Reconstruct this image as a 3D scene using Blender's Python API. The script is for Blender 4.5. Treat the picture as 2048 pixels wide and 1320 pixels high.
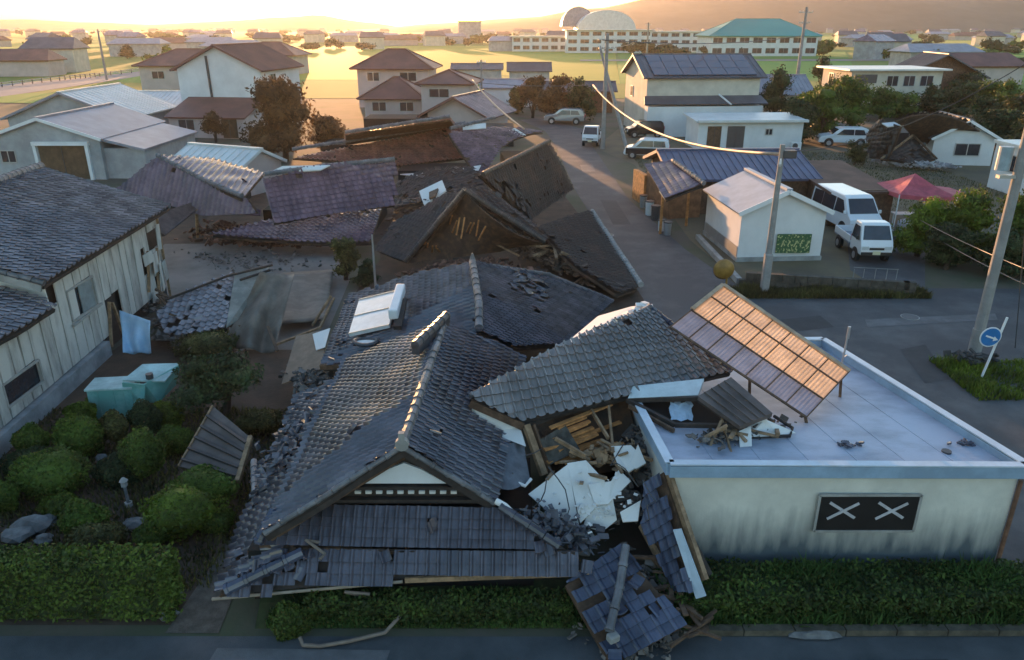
import bpy, bmesh, math, random
import numpy as np
from mathutils import Vector, Matrix, Quaternion
R = math.radians
random.seed(7)
V = Vector
for o in list(bpy.data.objects): bpy.data.objects.remove(o)
S = bpy.context.scene
COL = S.collection

# ------------------------------------------------------------------ camera, sky, sun, exposure
TH, F, H = R(21.8), 1518.0, 10.0
cam = bpy.data.cameras.new('camera'); camo = bpy.data.objects.new('camera', cam); COL.objects.link(camo)
camo.location = (0, 0, H); camo.rotation_euler = (math.pi/2 - TH, 0, 0)
cam.sensor_width = 36; cam.lens = 36*F/2048; cam.clip_start = .1; cam.clip_end = 20000
S.camera = camo
SUN_EL, SUN_AZ = R(2.9), R(-12.5)
w = bpy.data.worlds.new('World'); S.world = w; w.use_nodes = True
nt = w.node_tree; bg = nt.nodes['Background']
sky = nt.nodes.new('ShaderNodeTexSky'); sky.sky_type = 'NISHITA'; sky.sun_disc = False
sky.sun_elevation = SUN_EL; sky.sun_rotation = SUN_AZ
sky.altitude = 0; sky.air_density = 1.0; sky.dust_density = 1.0; sky.ozone_density = 1.9
nt.links.new(sky.outputs[0], bg.inputs[0]); bg.inputs[1].default_value = .15
sl = bpy.data.lights.new('sun', 'SUN'); so = bpy.data.objects.new('sun', sl); COL.objects.link(so)
sl.energy = 2.7; sl.angle = R(.6); sl.color = (1.0, .5, .21)
sd = V((math.sin(SUN_AZ)*math.cos(SUN_EL), math.cos(SUN_AZ)*math.cos(SUN_EL), math.sin(SUN_EL)))
so.rotation_euler = sd.to_track_quat('Z', 'Y').to_euler(); so.location = sd*200
S.view_settings.view_transform = 'Standard'; S.view_settings.look = 'None'
S.view_settings.gamma = 1; S.view_settings.exposure = 2.6
S.cycles.max_bounces = 6; S.cycles.volume_bounces = 1; S.cycles.use_denoising = True
S.cycles.transparent_max_bounces = 8; S.cycles.caustics_reflective = False; S.cycles.caustics_refractive = False

HAZE = 0.00009
# ------------------------------------------------------------------ helpers
def ray(x, y):
    u, v = (x-1024)/F, (y-660)/F
    return V((u, math.cos(TH)-v*math.sin(TH), -math.sin(TH)-v*math.cos(TH)))
def P(x, y, z=0.0):
    d = ray(x, y); t = (z-H)/d.z; return V((d.x*t, d.y*t, z))
def Q(x, y, Y):
    d = ray(x, y); t = Y/d.y; return V((d.x*t, Y, H+d.z*t))

def mat(name, col, rough=.8, var=.15, scale=2.0, metal=0.0, col2=None, mix=(.4, .65), bump=0.0, bscale=30, isl=0.0, spec=.5, trans=None, scale3=None, detail=6):
    m = bpy.data.materials.new(name); m.use_nodes = True
    n = m.node_tree.nodes; L = m.node_tree.links; b = n['Principled BSDF']
    b.inputs['Roughness'].default_value = rough; b.inputs['Metallic'].default_value = metal
    b.inputs['Specular IOR Level'].default_value = spec
    g = n.new('ShaderNodeNewGeometry')
    src = g.outputs['Position']
    if scale3:
        mp = n.new('ShaderNodeMapping'); mp.inputs['Scale'].default_value = scale3; L.new(src, mp.inputs[0]); src = mp.outputs[0]
    t = n.new('ShaderNodeTexNoise'); t.inputs['Scale'].default_value = scale; t.inputs['Detail'].default_value = detail
    t.inputs['Roughness'].default_value = .65; L.new(src, t.inputs['Vector'])
    r = n.new('ShaderNodeMapRange'); r.inputs[1].default_value = mix[0]; r.inputs[2].default_value = mix[1]; L.new(t.outputs[0], r.inputs[0])
    mx = n.new('ShaderNodeMix'); mx.data_type = 'RGBA'
    c2 = col2 or tuple(min(1, c*(1+var)) for c in col); c1 = col if col2 else tuple(c*(1-var) for c in col)
    mx.inputs[6].default_value = (*c1, 1); mx.inputs[7].default_value = (*c2, 1); L.new(r.outputs[0], mx.inputs[0])
    out = mx.outputs[2]
    if isl:
        h = n.new('ShaderNodeHueSaturation'); L.new(out, h.inputs['Color'])
        mr = n.new('ShaderNodeMapRange'); mr.inputs[3].default_value = 1-isl; mr.inputs[4].default_value = 1+isl
        L.new(g.outputs['Random Per Island'], mr.inputs[0]); L.new(mr.outputs[0], h.inputs['Value']); out = h.outputs[0]
    L.new(out, b.inputs['Base Color'])
    if bump:
        t2 = n.new('ShaderNodeTexNoise'); t2.inputs['Scale'].default_value = bscale; t2.inputs['Detail'].default_value = 4
        L.new(g.outputs['Position'], t2.inputs['Vector'])
        bp = n.new('ShaderNodeBump'); bp.inputs['Strength'].default_value = bump; bp.inputs['Distance'].default_value = .03
        L.new(t2.outputs[0], bp.inputs['Height']); L.new(bp.outputs[0], b.inputs['Normal'])
    if trans:
        tr = n.new('ShaderNodeBsdfTranslucent'); L.new(out, tr.inputs[0])
        ms = n.new('ShaderNodeMixShader'); ms.inputs[0].default_value = trans
        L.new(b.outputs[0], ms.inputs[1]); L.new(tr.outputs[0], ms.inputs[2]); L.new(ms.outputs[0], n['Material Output'].inputs[0])
    return m

ORG = {}
def org(o): return ORG.get(o.name, V((0, 0, 0))) if o else V((0, 0, 0))
def tag(o, label=None, cat=None, group=None, kind=None):
    if label: o['label'] = label
    if cat: o['category'] = cat
    if group: o['group'] = group
    if kind: o['kind'] = kind
    return o
def thing(name, label, cat, loc, group=None):
    o = bpy.data.objects.new(name, None); COL.objects.link(o); o.location = loc; o.empty_display_size = .2
    ORG[o.name] = V(loc); return tag(o, label, cat, group)
def addobj(name, me, parent=None, o0=None):
    o = bpy.data.objects.new(name, me); COL.objects.link(o)
    if parent: o.parent = parent
    ORG[o.name] = o0 if o0 is not None else org(parent)
    return o
ID3 = Matrix.Identity(3)
class MB:
    def __init__(s): s.v = []; s.f = []
    def add(s, vs, fs):
        k = len(s.v); s.v += [V(p) for p in vs]; s.f += [tuple(i+k for i in f) for f in fs]; return s
    def box(s, c, sz, rot=ID3):
        a, b, d = sz[0]/2, sz[1]/2, sz[2]/2; c = V(c)
        s.add([c+rot@V(p) for p in ((-a,-b,-d),(a,-b,-d),(a,b,-d),(-a,b,-d),(-a,-b,d),(a,-b,d),(a,b,d),(-a,b,d))],
              [(0,3,2,1),(4,5,6,7),(0,1,5,4),(1,2,6,5),(2,3,7,6),(3,0,4,7)]); return s
    def bar(s, p0, p1, w, h=None, up=V((0,0,1))):
        p0, p1 = V(p0), V(p1); h = h or w; d = p1-p0; L = d.length
        if L < 1e-6: return s
        y = d/L; x = y.cross(up)
        if x.length < 1e-3: x = y.cross(V((1,0,0)))
        x.normalize(); z = x.cross(y)
        return s.box((p0+p1)/2, (w, L, h), Matrix((x, y, z)).transposed())
    def tube(s, pts, r, n=8, caps=True):
        pts = [V(p) for p in pts]; rs = r if isinstance(r, (list, tuple)) else [r]*len(pts); k = len(s.v); ref = None
        for i, p in enumerate(pts):
            d = (pts[min(i+1, len(pts)-1)]-pts[max(i-1, 0)]).normalized()
            if ref is None: ref = d.orthogonal().normalized()
            ref = (ref-d*ref.dot(d)); ref = ref.normalized() if ref.length > 1e-4 else d.orthogonal().normalized()
            q = d.cross(ref)
            for j in range(n):
                a = 2*math.pi*j/n; s.v.append(p+(ref*math.cos(a)+q*math.sin(a))*rs[i])
        for i in range(len(pts)-1):
            for j in range(n):
                a, b = k+i*n+j, k+i*n+(j+1) % n; s.f.append((a, b, b+n, a+n))
        if caps:
            s.f.append(tuple(k+j for j in reversed(range(n)))); e = k+(len(pts)-1)*n; s.f.append(tuple(e+j for j in range(n)))
        return s
    def cyl(s, c, ax, r, h, n=16, r2=None):
        c = V(c); ax = V(ax).normalized(); return s.tube([c-ax*h/2, c+ax*h/2], [r, r if r2 is None else r2], n)
    def slab(s, pts, t, up=True):
        pts = [V(p) for p in pts]; n = newell(pts)
        if up and n.z < 0: pts.reverse(); n = -n
        k = len(pts); vs = pts+[p-n*t for p in pts]
        return s.add(vs, [tuple(range(k)), tuple(reversed(range(k, 2*k)))]+[(i, i+k, (i+1) % k+k, (i+1) % k) for i in range(k)])
    def ext(s, pts, vec):
        pts = [V(p) for p in pts]; vec = V(vec); k = len(pts)
        if newell(pts).dot(vec) > 0: pts.reverse()
        return s.add(pts+[p+vec for p in pts], [tuple(range(k)), tuple(reversed(range(k, 2*k)))]+[(i, i+k, (i+1) % k+k, (i+1) % k) for i in range(k)])
    def xf(s, M):
        s.v = [M@p for p in s.v]; return s
    def build(s, name, m, parent=None, smooth=False, bevel=0, at=None):
        if parent: o0 = org(parent)
        elif at is not None: o0 = V(at)
        else:
            a = np.array([tuple(p) for p in s.v]); o0 = V(((a[:,0].min()+a[:,0].max())/2, (a[:,1].min()+a[:,1].max())/2, a[:,2].min()))
        me = bpy.data.meshes.new(name); me.from_pydata([tuple(p-o0) for p in s.v], [], s.f); me.validate()
        for q in (m if isinstance(m, (list, tuple)) else [m]): me.materials.append(q)
        if smooth: me.polygons.foreach_set('use_smooth', [True]*len(me.polygons))
        o = addobj(name, me, parent, o0)
        if not parent: o.location = o0
        if bevel:
            bv = o.modifiers.new('bevel', 'BEVEL'); bv.width = bevel; bv.segments = 2; bv.limit_method = 'ANGLE'
        return o
def newell(p):
    n = V((0, 0, 0))
    for i in range(len(p)):
        a, b = p[i], p[(i+1) % len(p)]
        n += V(((a.y-b.y)*(a.z+b.z), (a.z-b.z)*(a.x+b.x), (a.x-b.x)*(a.y+b.y)))
    return n.normalized() if n.length > 1e-9 else V((0, 0, 1))
def npmesh(name, verts, faces, m, parent=None, o0=None, smooth=False):
    """verts Nx3 world, faces MxK (all the same K)"""
    verts = np.asarray(verts, dtype=np.float64)
    if parent: o0 = org(parent)
    elif o0 is None: o0 = V(((verts[:,0].min()+verts[:,0].max())/2, (verts[:,1].min()+verts[:,1].max())/2, verts[:,2].min()))
    verts = verts-np.array(tuple(o0)); faces = np.asarray(faces, dtype=np.int32); M, K = faces.shape
    me = bpy.data.meshes.new(name); me.vertices.add(len(verts)); me.vertices.foreach_set('co', verts.astype(np.float32).ravel())
    me.loops.add(M*K); me.loops.foreach_set('vertex_index', faces.ravel())
    me.polygons.add(M); me.polygons.foreach_set('loop_start', np.arange(0, M*K, K, dtype=np.int32))
    if smooth: me.polygons.foreach_set('use_smooth', np.ones(M, dtype=bool))
    me.update(calc_edges=True); me.materials.append(m)
    o = addobj(name, me, parent, o0)
    if not parent: o.location = o0
    return o

# ---- roof tiles: every tile is a curved pantile with a thick front lip
def tile_template(tw, tl, hump=.035):
    th, lift = .012+hump*.45, .012+hump*.55
    xs = [-.5, -.32, -.1, .12, .27, .40, .5]; zs = [.25, -.05, -.1, .15, .85, 1.0, .55]
    vs = []
    for (y, dz) in ((-.56*tl, 0), (.56*tl, lift)):
        for x, z in zip(xs, zs): vs.append((x*tw*1.04, y, z*hump+dz))
    for x, z in zip(xs, zs): vs.append((x*tw*1.04, .56*tl, z*hump+lift-th))
    n = len(xs); fs = [(i, i+1, i+1+n, i+n)[::-1] for i in range(n-1)]+[(i+n, i+1+n, i+1+2*n, i+2*n)[::-1] for i in range(n-1)]
    return np.array(vs), np.array(fs)
class Tiles:
    def __init__(s, parent, m, tw=.27, tl=.24, hump=.035): s.p = parent; s.m = m; s.tw = tw; s.tl = tl; s.M = []; s.cv = []; s.cf = []; s.tpl = tile_template(tw, tl, hump)
    def cut(s, m4, pts, n, c):
        """a tile at the edge of the plane, trimmed to the edge"""
        tv, tf = s.tpl; bm = bmesh.new(); vv = [bm.verts.new(m4@V(p)) for p in tv]
        for f in tf: bm.faces.new([vv[int(i)] for i in f])
        for a, b in zip(pts, pts[1:]+pts[:1]):
            no = (b-a).cross(n)
            if no.dot(c-a) > 0: no = -no
            no.normalize(); bmesh.ops.bisect_plane(bm, geom=bm.verts[:]+bm.edges[:]+bm.faces[:], plane_co=a+no*.02, plane_no=no, clear_outer=True)
        k = len(s.cv); bm.verts.index_update(); s.cv += [v.co.copy() for v in bm.verts]; s.cf += [tuple(v.index+k for v in f.verts) for f in bm.faces]; bm.free()
    def area(s, pts, eave, broken=None, deck=None, deck_t=.1, jit=.012, rnd=None, name='roof_deck', rip=.028):
        rnd = rnd or random.Random(len(s.M)+11)
        pts = [V(p) for p in pts]; n = newell(pts)
        if n.z < 0: n = -n
        c = sum(pts, V((0,0,0)))/len(pts); eu = V(eave); eu = (eu-n*eu.dot(n)).normalized(); ev = eu.cross(n)
        if ev.z > 0: ev = -ev; eu = -eu
        uv = [((p-c).dot(eu), (p-c).dot(ev)) for p in pts]; rr = np.array([(p-c).dot(n) for p in pts])
        feats = (lambda u, v: [1, u, v, u*v])
        co = np.linalg.lstsq(np.array([feats(*q) for q in uv]), rr, rcond=None)[0]
        ph = [rnd.uniform(0, 6) for _ in range(3)]
        def hh(u, v): return float(np.dot(co, feats(u, v)))+rip*(math.sin(u*1.5+ph[0])*math.cos(v*1.9+ph[1])+.5*math.sin(u*3.7+v*2.1+ph[2]))
        def pos(u, v): return c+eu*u+ev*v+n*hh(u, v)
        def inside(u, v):
            k = False; j = len(uv)-1
            for i in range(len(uv)):
                a, b = uv[i], uv[j]
                if (a[1] > v) != (b[1] > v) and u < (b[0]-a[0])*(v-a[1])/(b[1]-a[1])+a[0]: k = not k
                j = i
            return k
        us = [q[0] for q in uv]; vs = [q[1] for q in uv]; K_ = len(uv)
        cr_ = [(uv[(i+1) % K_][0]-uv[i][0])*(uv[(i+2) % K_][1]-uv[(i+1) % K_][1])-(uv[(i+1) % K_][1]-uv[i][1])*(uv[(i+2) % K_][0]-uv[(i+1) % K_][0]) for i in range(K_)]
        convex = all(x >= -1e-6 for x in cr_) or all(x <= 1e-6 for x in cr_)
        nu = max(1, round((max(us)-min(us))/s.tw)); nv = max(1, round((max(vs)-min(vs))/s.tl))
        su, sv = (max(us)-min(us))/nu, (max(vs)-min(vs))/nv
        for j in range(nv):
            for i in range(nu):
                u = min(us)+(i+.5)*su; v = min(vs)+(j+.5)*sv
                cen = inside(u, v); cs = [inside(u+du_*su*.5, v+dv_*sv*.5) for du_ in (-1, 1) for dv_ in (-1, 1)]
                cut = convex and not (cen and all(cs)) and (cen or any(cs))
                if not cen and not cut: continue
                p = pos(u, v); e = .05
                du = (pos(u+e, v)-pos(u-e, v)).normalized(); dv = (pos(u, v+e)-pos(u, v-e)).normalized(); nn = du.cross(dv)
                if nn.dot(n) < 0: nn = -nn
                dv = nn.cross(du)
                if dv.dot(ev) < 0: dv = -dv
                M3 = Matrix((dv.cross(nn), dv, nn)).transposed()
                q = Matrix.Rotation(rnd.gauss(0, jit), 3, 'Z')@Matrix.Rotation(rnd.gauss(0, jit), 3, 'X')
                off = V((0, 0, 0)); b = broken(p) if broken else 0
                if b and rnd.random() < b:
                    if rnd.random() < .35: continue
                    q = Matrix.Rotation(rnd.gauss(0, .5), 3, 'Z')@Matrix.Rotation(rnd.gauss(0, .3), 3, 'X')@Matrix.Rotation(rnd.gauss(0, .25), 3, 'Y')
                    off = nn*rnd.uniform(.02, .09)+dv*rnd.uniform(-.1, .12)+du*rnd.uniform(-.08, .08)
                m4 = (M3@q).to_4x4(); m4.translation = p+off+nn*.012
                if cut and off.length == 0: s.cut(m4, pts, n, c)
                elif cen: s.M.append(m4)
        if deck:
            bm = bmesh.new(); f = bm.faces.new([bm.verts.new((q[0], q[1], 0)) for q in uv]); bmesh.ops.triangulate(bm, faces=[f])
            bmesh.ops.subdivide_edges(bm, edges=bm.edges[:], cuts=5, use_grid_fill=True)
            bmesh.ops.triangulate(bm, faces=bm.faces[:])
            bm.verts.index_update(); top = [pos(v.co.x, v.co.y)-n*.085 for v in bm.verts]; k = len(top)
            mb = MB(); mb.v = top+[p-n*deck_t for p in top]
            flip = eu.cross(ev).dot(n) < 0
            for f in bm.faces:
                a = [v.index for v in f.verts]; a = a[::-1] if (f.normal.z > 0) == flip else a
                mb.f.append(tuple(a)); mb.f.append(tuple(i+k for i in reversed(a)))
            for e in bm.edges:
                if len(e.link_faces) == 1: a, b = e.verts[0].index, e.verts[1].index; mb.f.append((a, b, b+k, a+k))
            bm.free(); mb.build(name, deck, s.p)
        return s
    def finish(s, nparts=300, name='roof_tile'):
        o0 = org(s.p); eye = V((0, 0, H)); s.M.sort(key=lambda m: (m.translation-eye).length)
        tv, tf = s.tpl; me = None; T = Matrix.Translation(-o0)
        for m in s.M[:nparts]:
            if me is None:
                me = bpy.data.meshes.new(name); me.from_pydata([tuple(p) for p in tv], [], [tuple(int(i) for i in f) for f in tf]); me.materials.append(s.m)
            o = addobj(name, me, s.p); o.matrix_basis = T@m
        rest = s.M[nparts:]
        if s.cf:
            mb = MB(); mb.v = s.cv; mb.f = s.cf; tag(mb.build('edge_tiles', s.m, s.p), kind='stuff')
        if rest:
            A = np.array([np.array(m) for m in rest]); hv = np.c_[tv, np.ones(len(tv))]
            W = np.einsum('nij,kj->nki', A, hv)[:, :, :3].reshape(-1, 3)
            fs = (tf[None]+(np.arange(len(rest))*len(tv))[:, None, None]).reshape(-1, 4)
            tag(npmesh('roof_tiles', W, fs, s.m, s.p), kind='stuff')
def ridge(parent, m, pts, r=.1, base=.0, name='ridge_cap', seg=.3):
    """a run of half-round cap tiles with a collar at every joint"""
    mb = MB(); pts = [V(p) for p in pts]
    for a, b in zip(pts, pts[1:]):
        n = max(1, int((b-a).length/seg)); 
        for i in range(n):
            p, q = a.lerp(b, i/n), a.lerp(b, (i+.97)/n); jz = V((0, 0, random.uniform(-.012, .012)))
            mb.tube([p+jz, p.lerp(q, .82)+jz, p.lerp(q, .83)+jz, q+jz], [r, r, r*1.18, r*1.18], 8)
        if base: mb.bar(a-V((0,0,base*.55)), b-V((0,0,base*.55)), r*1.7, base)
    return mb.build(name, m, parent, smooth=False)

# ---- foliage
def foliage(name, m, parent, blobs, n, size, seed=0, core=.72, flat=.0, lum=1.0):
    rg = np.random.default_rng(seed); vs = []; fs = []; k = 0
    wts = np.array([b[1][0]*b[1][1]*b[1][2] for b in blobs])**.75; wts /= wts.sum()
    for bi, (c, r) in enumerate(blobs):
        m_ = max(12, int(n*wts[bi])); d = rg.normal(size=(m_, 3)); d /= np.linalg.norm(d, axis=1)[:, None]
        lm = 1+lum*(.16*np.sin(d[:, 0]*5+bi*1.7+seed)+.14*np.sin(d[:, 1]*6+bi+seed*.3)+.12*np.sin(d[:, 2]*7+bi*2.1))
        rad = ((.62+.42*rg.random(m_)**.6) if lum == 1 else (.84+.18*rg.random(m_)))*lm
        if flat: d[:, 2] = np.abs(d[:, 2])*(1-flat)+d[:, 2]*flat
        p = np.array(tuple(c))+d*rad[:, None]*np.array(r)
        nrm = d+rg.normal(size=(m_, 3))*.75; nrm /= np.linalg.norm(nrm, axis=1)[:, None]
        t = np.cross(nrm, rg.normal(size=(m_, 3))); t /= np.linalg.norm(t, axis=1)[:, None]+1e-9; b = np.cross(nrm, t)
        sz = size*(.6+.8*rg.random(m_))[:, None]
        q = np.stack([p-t*sz, p-b*sz*.45, p+t*sz, p+b*sz*.45], 1); vs.append(q.reshape(-1, 3))
        fs.append(np.arange(m_*4).reshape(-1, 4)+k); k += m_*4
        if core:  # solid inner shell added to block light through the leaves
            NU, NV = 10, 6; g = []
            for j in range(NV+1):
                for i in range(NU):
                    a, e = 2*math.pi*i/NU, math.pi*(j/NV-.5); dd = np.array((math.cos(a)*math.cos(e), math.sin(a)*math.cos(e), math.sin(e)))
                    g.append(np.array(tuple(c))+dd*np.array(r)*core*(1+lum*(.16*math.sin(dd[0]*5+bi*1.7+seed)+.14*math.sin(dd[1]*6+bi+seed*.3))))
            vs.append(np.array(g)); ff = [(j*NU+i, j*NU+(i+1) % NU, (j+1)*NU+(i+1) % NU, (j+1)*NU+i) for j in range(NV) for i in range(NU)]
            fs.append(np.array(ff)+k); k += len(g)
    return npmesh(name, np.concatenate(vs), np.concatenate(fs), m, parent)
def shrub(label, c, r, m, seed, n=3000, size=.05, trunk=0, group=None, name='garden_shrub', cat='shrub', lobes=1):
    c = V(c); t = thing(name, label, cat, (c.x, c.y, 0), group); rg = random.Random(seed)
    bl = [(c, r)] if lobes == 1 else [(c+V((rg.uniform(-.6, .6)*r[0], rg.uniform(-.6, .6)*r[1], rg.uniform(-.35, .45)*r[2])), (r[0]*rg.uniform(.45, .7), r[1]*rg.uniform(.45, .7), r[2]*rg.uniform(.45, .65))) for _ in range(lobes)]
    foliage('crown', m, t, bl, n, size, seed, core=.84, lum=.6)
    zb = 0; MB().tube([(c.x, c.y, zb-.05), (c.x+.03, c.y, c.z*.6), (c.x, c.y+.02, c.z)], [.05+.02*r[0], .04, .03], 6).build('trunk', BARK, t)
    return t
def tree(label, x, y, h, rx, m, seed, n=3500, size=.16, lobes=9, group=None, trunk_h=.35, name='tree', ry=None, shape=0):
    t = thing(name, label, 'tree', (x, y, 0), group); rg = random.Random(seed); ry = ry or rx; bl = []
    for i in range(lobes):
        zz = rg.uniform(trunk_h+.12, .9); k = 1-(zz-.35)*(.9 if shape else .55); a = rg.uniform(0, 6.28); q = rg.uniform(.1, .62)*k
        bl.append((V((x+math.cos(a)*q*rx, y+math.sin(a)*q*ry, zz*h)), (rx*rg.uniform(.34, .55)*k, ry*rg.uniform(.34, .55)*k, h*rg.uniform(.12, .2))))
    bl.append((V((x, y, h*.62)), (rx*.5, ry*.5, h*.3)))
    foliage('crown', m, t, bl, n, size, seed, core=.62)
    mb = MB(); mb.tube([(x, y, -.1), (x+.05*rx, y, h*.3), (x, y, h*.7)], [.05*h*.6+.05, .035*h+.03, .03], 7)
    for b in bl[:5]: mb.tube([(x, y, h*trunk_h*.9), (V((x, y, h*trunk_h))+b[0])/2, b[0]], [.03*h*.6, .02*h*.6, .02], 5)
    mb.build('trunk', BARK, t); return t

# ------------------------------------------------------------------ materials
BARK = mat('bark', (.06, .04, .028), .95, .3, 8)
TILE = mat('silver_tile', (.092, .088, .108), .2, .3, 1.3, isl=.22, spec=.6)
TILE_S = mat('storehouse_tile', (.21, .195, .215), .24, .3, 1.3, isl=.25, spec=.6)
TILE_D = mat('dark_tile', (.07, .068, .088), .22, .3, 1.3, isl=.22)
TILE_B = mat('blue_grey_tile', (.065, .075, .115), .22, .3, 1.3, isl=.25)
TILE_P = mat('mauve_tile', (.155, .105, .135), .26, .3, 1.0, isl=.2)
TILE_R = mat('russet_tile', (.22, .085, .06), .45, .3, 1.0, isl=.2)
TILE_BR = mat('brown_tile', (.042, .033, .030), .5, .3, .9, col2=(.10, .06, .042), mix=(.5, .72), isl=.25)
TILE_W = mat('pale_glazed_tile', (.20, .188, .19), .2, .25, 1.3, isl=.2, spec=.7)
CAP = mat('ridge_tile', (.14, .14, .15), .5, .3, 3, isl=.2)
CAP_D = mat('dark_ridge_tile', (.07, .07, .08), .5, .3, 3, isl=.2)
DECK = mat('clay_roof_bed', (.055, .035, .025), .95, .4, 3, col2=(.14, .085, .05), mix=(.45, .7), bump=.5)
PLASTER = mat('white_plaster', (.72, .71, .68), .85, .12, 1.2, col2=(.50, .49, .46), mix=(.55, .85), bump=.2)
PLANK = mat('weathered_white_board', (.50, .49, .46), .85, .2, 1.8, col2=(.17, .16, .15), mix=(.44, .74), scale3=(1, 1, .25), isl=.1, bump=.2)
STAINED = mat('stained_cream_render', (.62, .60, .50), .85, .15, .8)
CREAM = mat('cream_wall', (.55, .50, .42), .85, .12, .6)
WHITE = mat('white_wall', (.66, .66, .66), .8, .08, .5)
WHITE_M = mat('white_paint', (.72, .73, .74), .45, .06, 1)
GREYW = mat('grey_wall', (.34, .35, .36), .85, .18, .7)
WOOD = mat('old_timber', (.11, .065, .04), .85, .35, 5, isl=.3)
WOOD_L = mat('split_timber', (.26, .17, .10), .85, .35, 5, isl=.35)
WOOD_O = mat('orange_lath', (.40, .18, .06), .85, .35, 5, isl=.35)
WOOD_D = mat('dark_timber', (.035, .027, .024), .8, .3, 5, isl=.2)
DARK = mat('interior_shade', (.012, .011, .010), .95, .3, 3)  # near-black: shade inside the wrecks put into the colour
DIRT = mat('garden_soil', (.085, .055, .038), .95, .35, 1.2, col2=(.045, .032, .022), bump=.6, bscale=12)
GROUND = mat('village_ground', (.10, .085, .065), .95, .3, .25, col2=(.065, .075, .04), mix=(.42, .6), bump=.4, bscale=6)
YARD = mat('yard_concrete', (.20, .18, .165), .9, .25, .5, col2=(.12, .11, .10), bump=.2)
GRAVEL = mat('gravel', (.10, .085, .07), .95, .3, 4, bump=.8, bscale=40)
ASPH = mat('asphalt', (.055, .057, .063), .8, .25, .5, col2=(.115, .115, .12), mix=(.45, .75), bump=.35, bscale=60)
ASPH2 = mat('front_asphalt', (.045, .052, .058), .8, .25, .6, col2=(.085, .092, .10), bump=.35, bscale=60)
CONC = mat('concrete', (.30, .295, .28), .85, .2, 1.5, isl=.05, bump=.2)
POLEM = mat('pole_concrete', (.27, .26, .25), .85, .15, 2)
STEEL = mat('galvanised_steel', (.42, .44, .46), .4, .1, 2, metal=.7)
STEEL_D = mat('dark_steel', (.06, .06, .065), .5, .1, 2)
ROOF_MEM = mat('white_roof_membrane', (.40, .45, .55), .5, .12, .6, col2=(.19, .22, .28), mix=(.45, .72), bump=.15, scale3=(.7, 1.4, 1))
FLASH = mat('blue_grey_flashing', (.26, .37, .49), .45, .15, 1.5)
SHEET_G = mat('grey_metal_roof', (.26, .26, .30), .5, .15, .8)
SHEET_S = mat('silver_metal_roof', (.60, .61, .60), .4, .1, .8)
SHEET_BR = mat('brown_metal_sheet', (.10, .078, .07), .6, .25, 2)
SHEET_BL = mat('blue_metal_roof', (.085, .095, .16), .5, .2, .8)
TEAL = mat('teal_sheet', (.12, .33, .30), .6, .2, 2.2, col2=(.22, .45, .43), mix=(.5, .75))
TEAL_P = mat('pale_teal_sheet', (.36, .50, .50), .65, .2, 2.2)
TARP_B = mat('pale_blue_tarp', (.30, .48, .68), .55, .2, 2.5, col2=(.42, .58, .74), bump=.3, bscale=5)
TARP_G = mat('grey_tarp', (.16, .135, .11), .7, .25, 1.5, bump=.4, bscale=4)
GLASS = mat('window_glass', (.03, .035, .045), .12, .2, 2, spec=.7)
GLASS_P = mat('pale_window_pane', (.25, .29, .30), .3, .2, 2)
RED = mat('red_canopy_cloth', (.60, .13, .17), .6, .15, 3, trans=.35)
TYRE = mat('tyre_rubber', (.02, .02, .022), .8, .1, 5)
RUBM = mat('rubble_mix', (.13, .115, .105), .9, .3, 3, isl=.5)
RUBT = mat('broken_tile_mix', (.10, .10, .115), .6, .3, 3, isl=.45)
STONE = mat('garden_stone', (.16, .16, .16), .9, .3, 3, bump=.6, bscale=10)
L_HDG = mat('leaf_hedge', (.05, .08, .011), .75, .45, 1.4, isl=.5, trans=.2)
L_GRN = mat('leaf_green', (.08, .12, .015), .75, .35, .9, isl=.45, trans=.25)
L_BRT = mat('leaf_bright', (.11, .155, .012), .7, .45, .9, isl=.45, trans=.25)
L_DRK = mat('leaf_dark', (.04, .06, .02), .8, .4, .9, isl=.45, trans=.2)
L_OLV = mat('leaf_olive', (.085, .082, .024), .75, .4, .9, isl=.45, trans=.25)
L_LIT = mat('leaf_orange_lit', (.10, .055, .02), .75, .4, .6, isl=.45, trans=.25)  # dark green leaves with orange sunlight put into the colour
GRASS = mat('grass_blade', (.045, .095, .018), .8, .4, .6, isl=.4, trans=.2)
RICE = mat('rice_field', (.10, .27, .012), .9, .2, .02, col2=(.06, .20, .012), bump=.3, bscale=2)
RICE2 = mat('golden_rice_field', (.26, .29, .012), .9, .2, .02, col2=(.17, .26, .012), bump=.3, bscale=2)

# ------------------------------------------------------------------ the setting
def sheet(name, pts, m, z):
    mb = MB(); mb.add([V((p[0], p[1], z)) for p in pts], [tuple(range(len(pts)))])
    if newell(mb.v).z < 0: mb.f = [tuple(reversed(mb.f[0]))]
    return tag(mb.build(name, m, at=(0, 0, 0)), kind='structure')
def px(l): return [P(*q) for q in l]
sheet('ground', [(-2600, -60), (2600, -60), (2600, 3400), (-2600, 3400)], GROUND, 0)
sheet('road', [(-60, 2), (60, 2), (60, 10.42), (3, 10.42), (-60, 10.5)], ASPH2, .008)
lane = px([(1300, 760), (1300, 620), (1225, 500), (1150, 380), (1112, 292), (1090, 262), (1040, 240), (1080, 236), (1165, 258), (1190, 300), (1258, 400), (1372, 500), (1480, 575)])
sheet('road', lane + [V((40, 29.2, 0)), V((40, 23.5, 0)), V((20, 22, 0)), V((14, 13, 0)), V((12, 10.3, 0)), V((9.4, 10.3, 0)), V((8, 17, 0))], ASPH, .012)
sheet('yard', px([(318, 500), (330, 488), (665, 486), (700, 560), (640, 700), (450, 700), (330, 600)]), YARD, .010)
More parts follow.
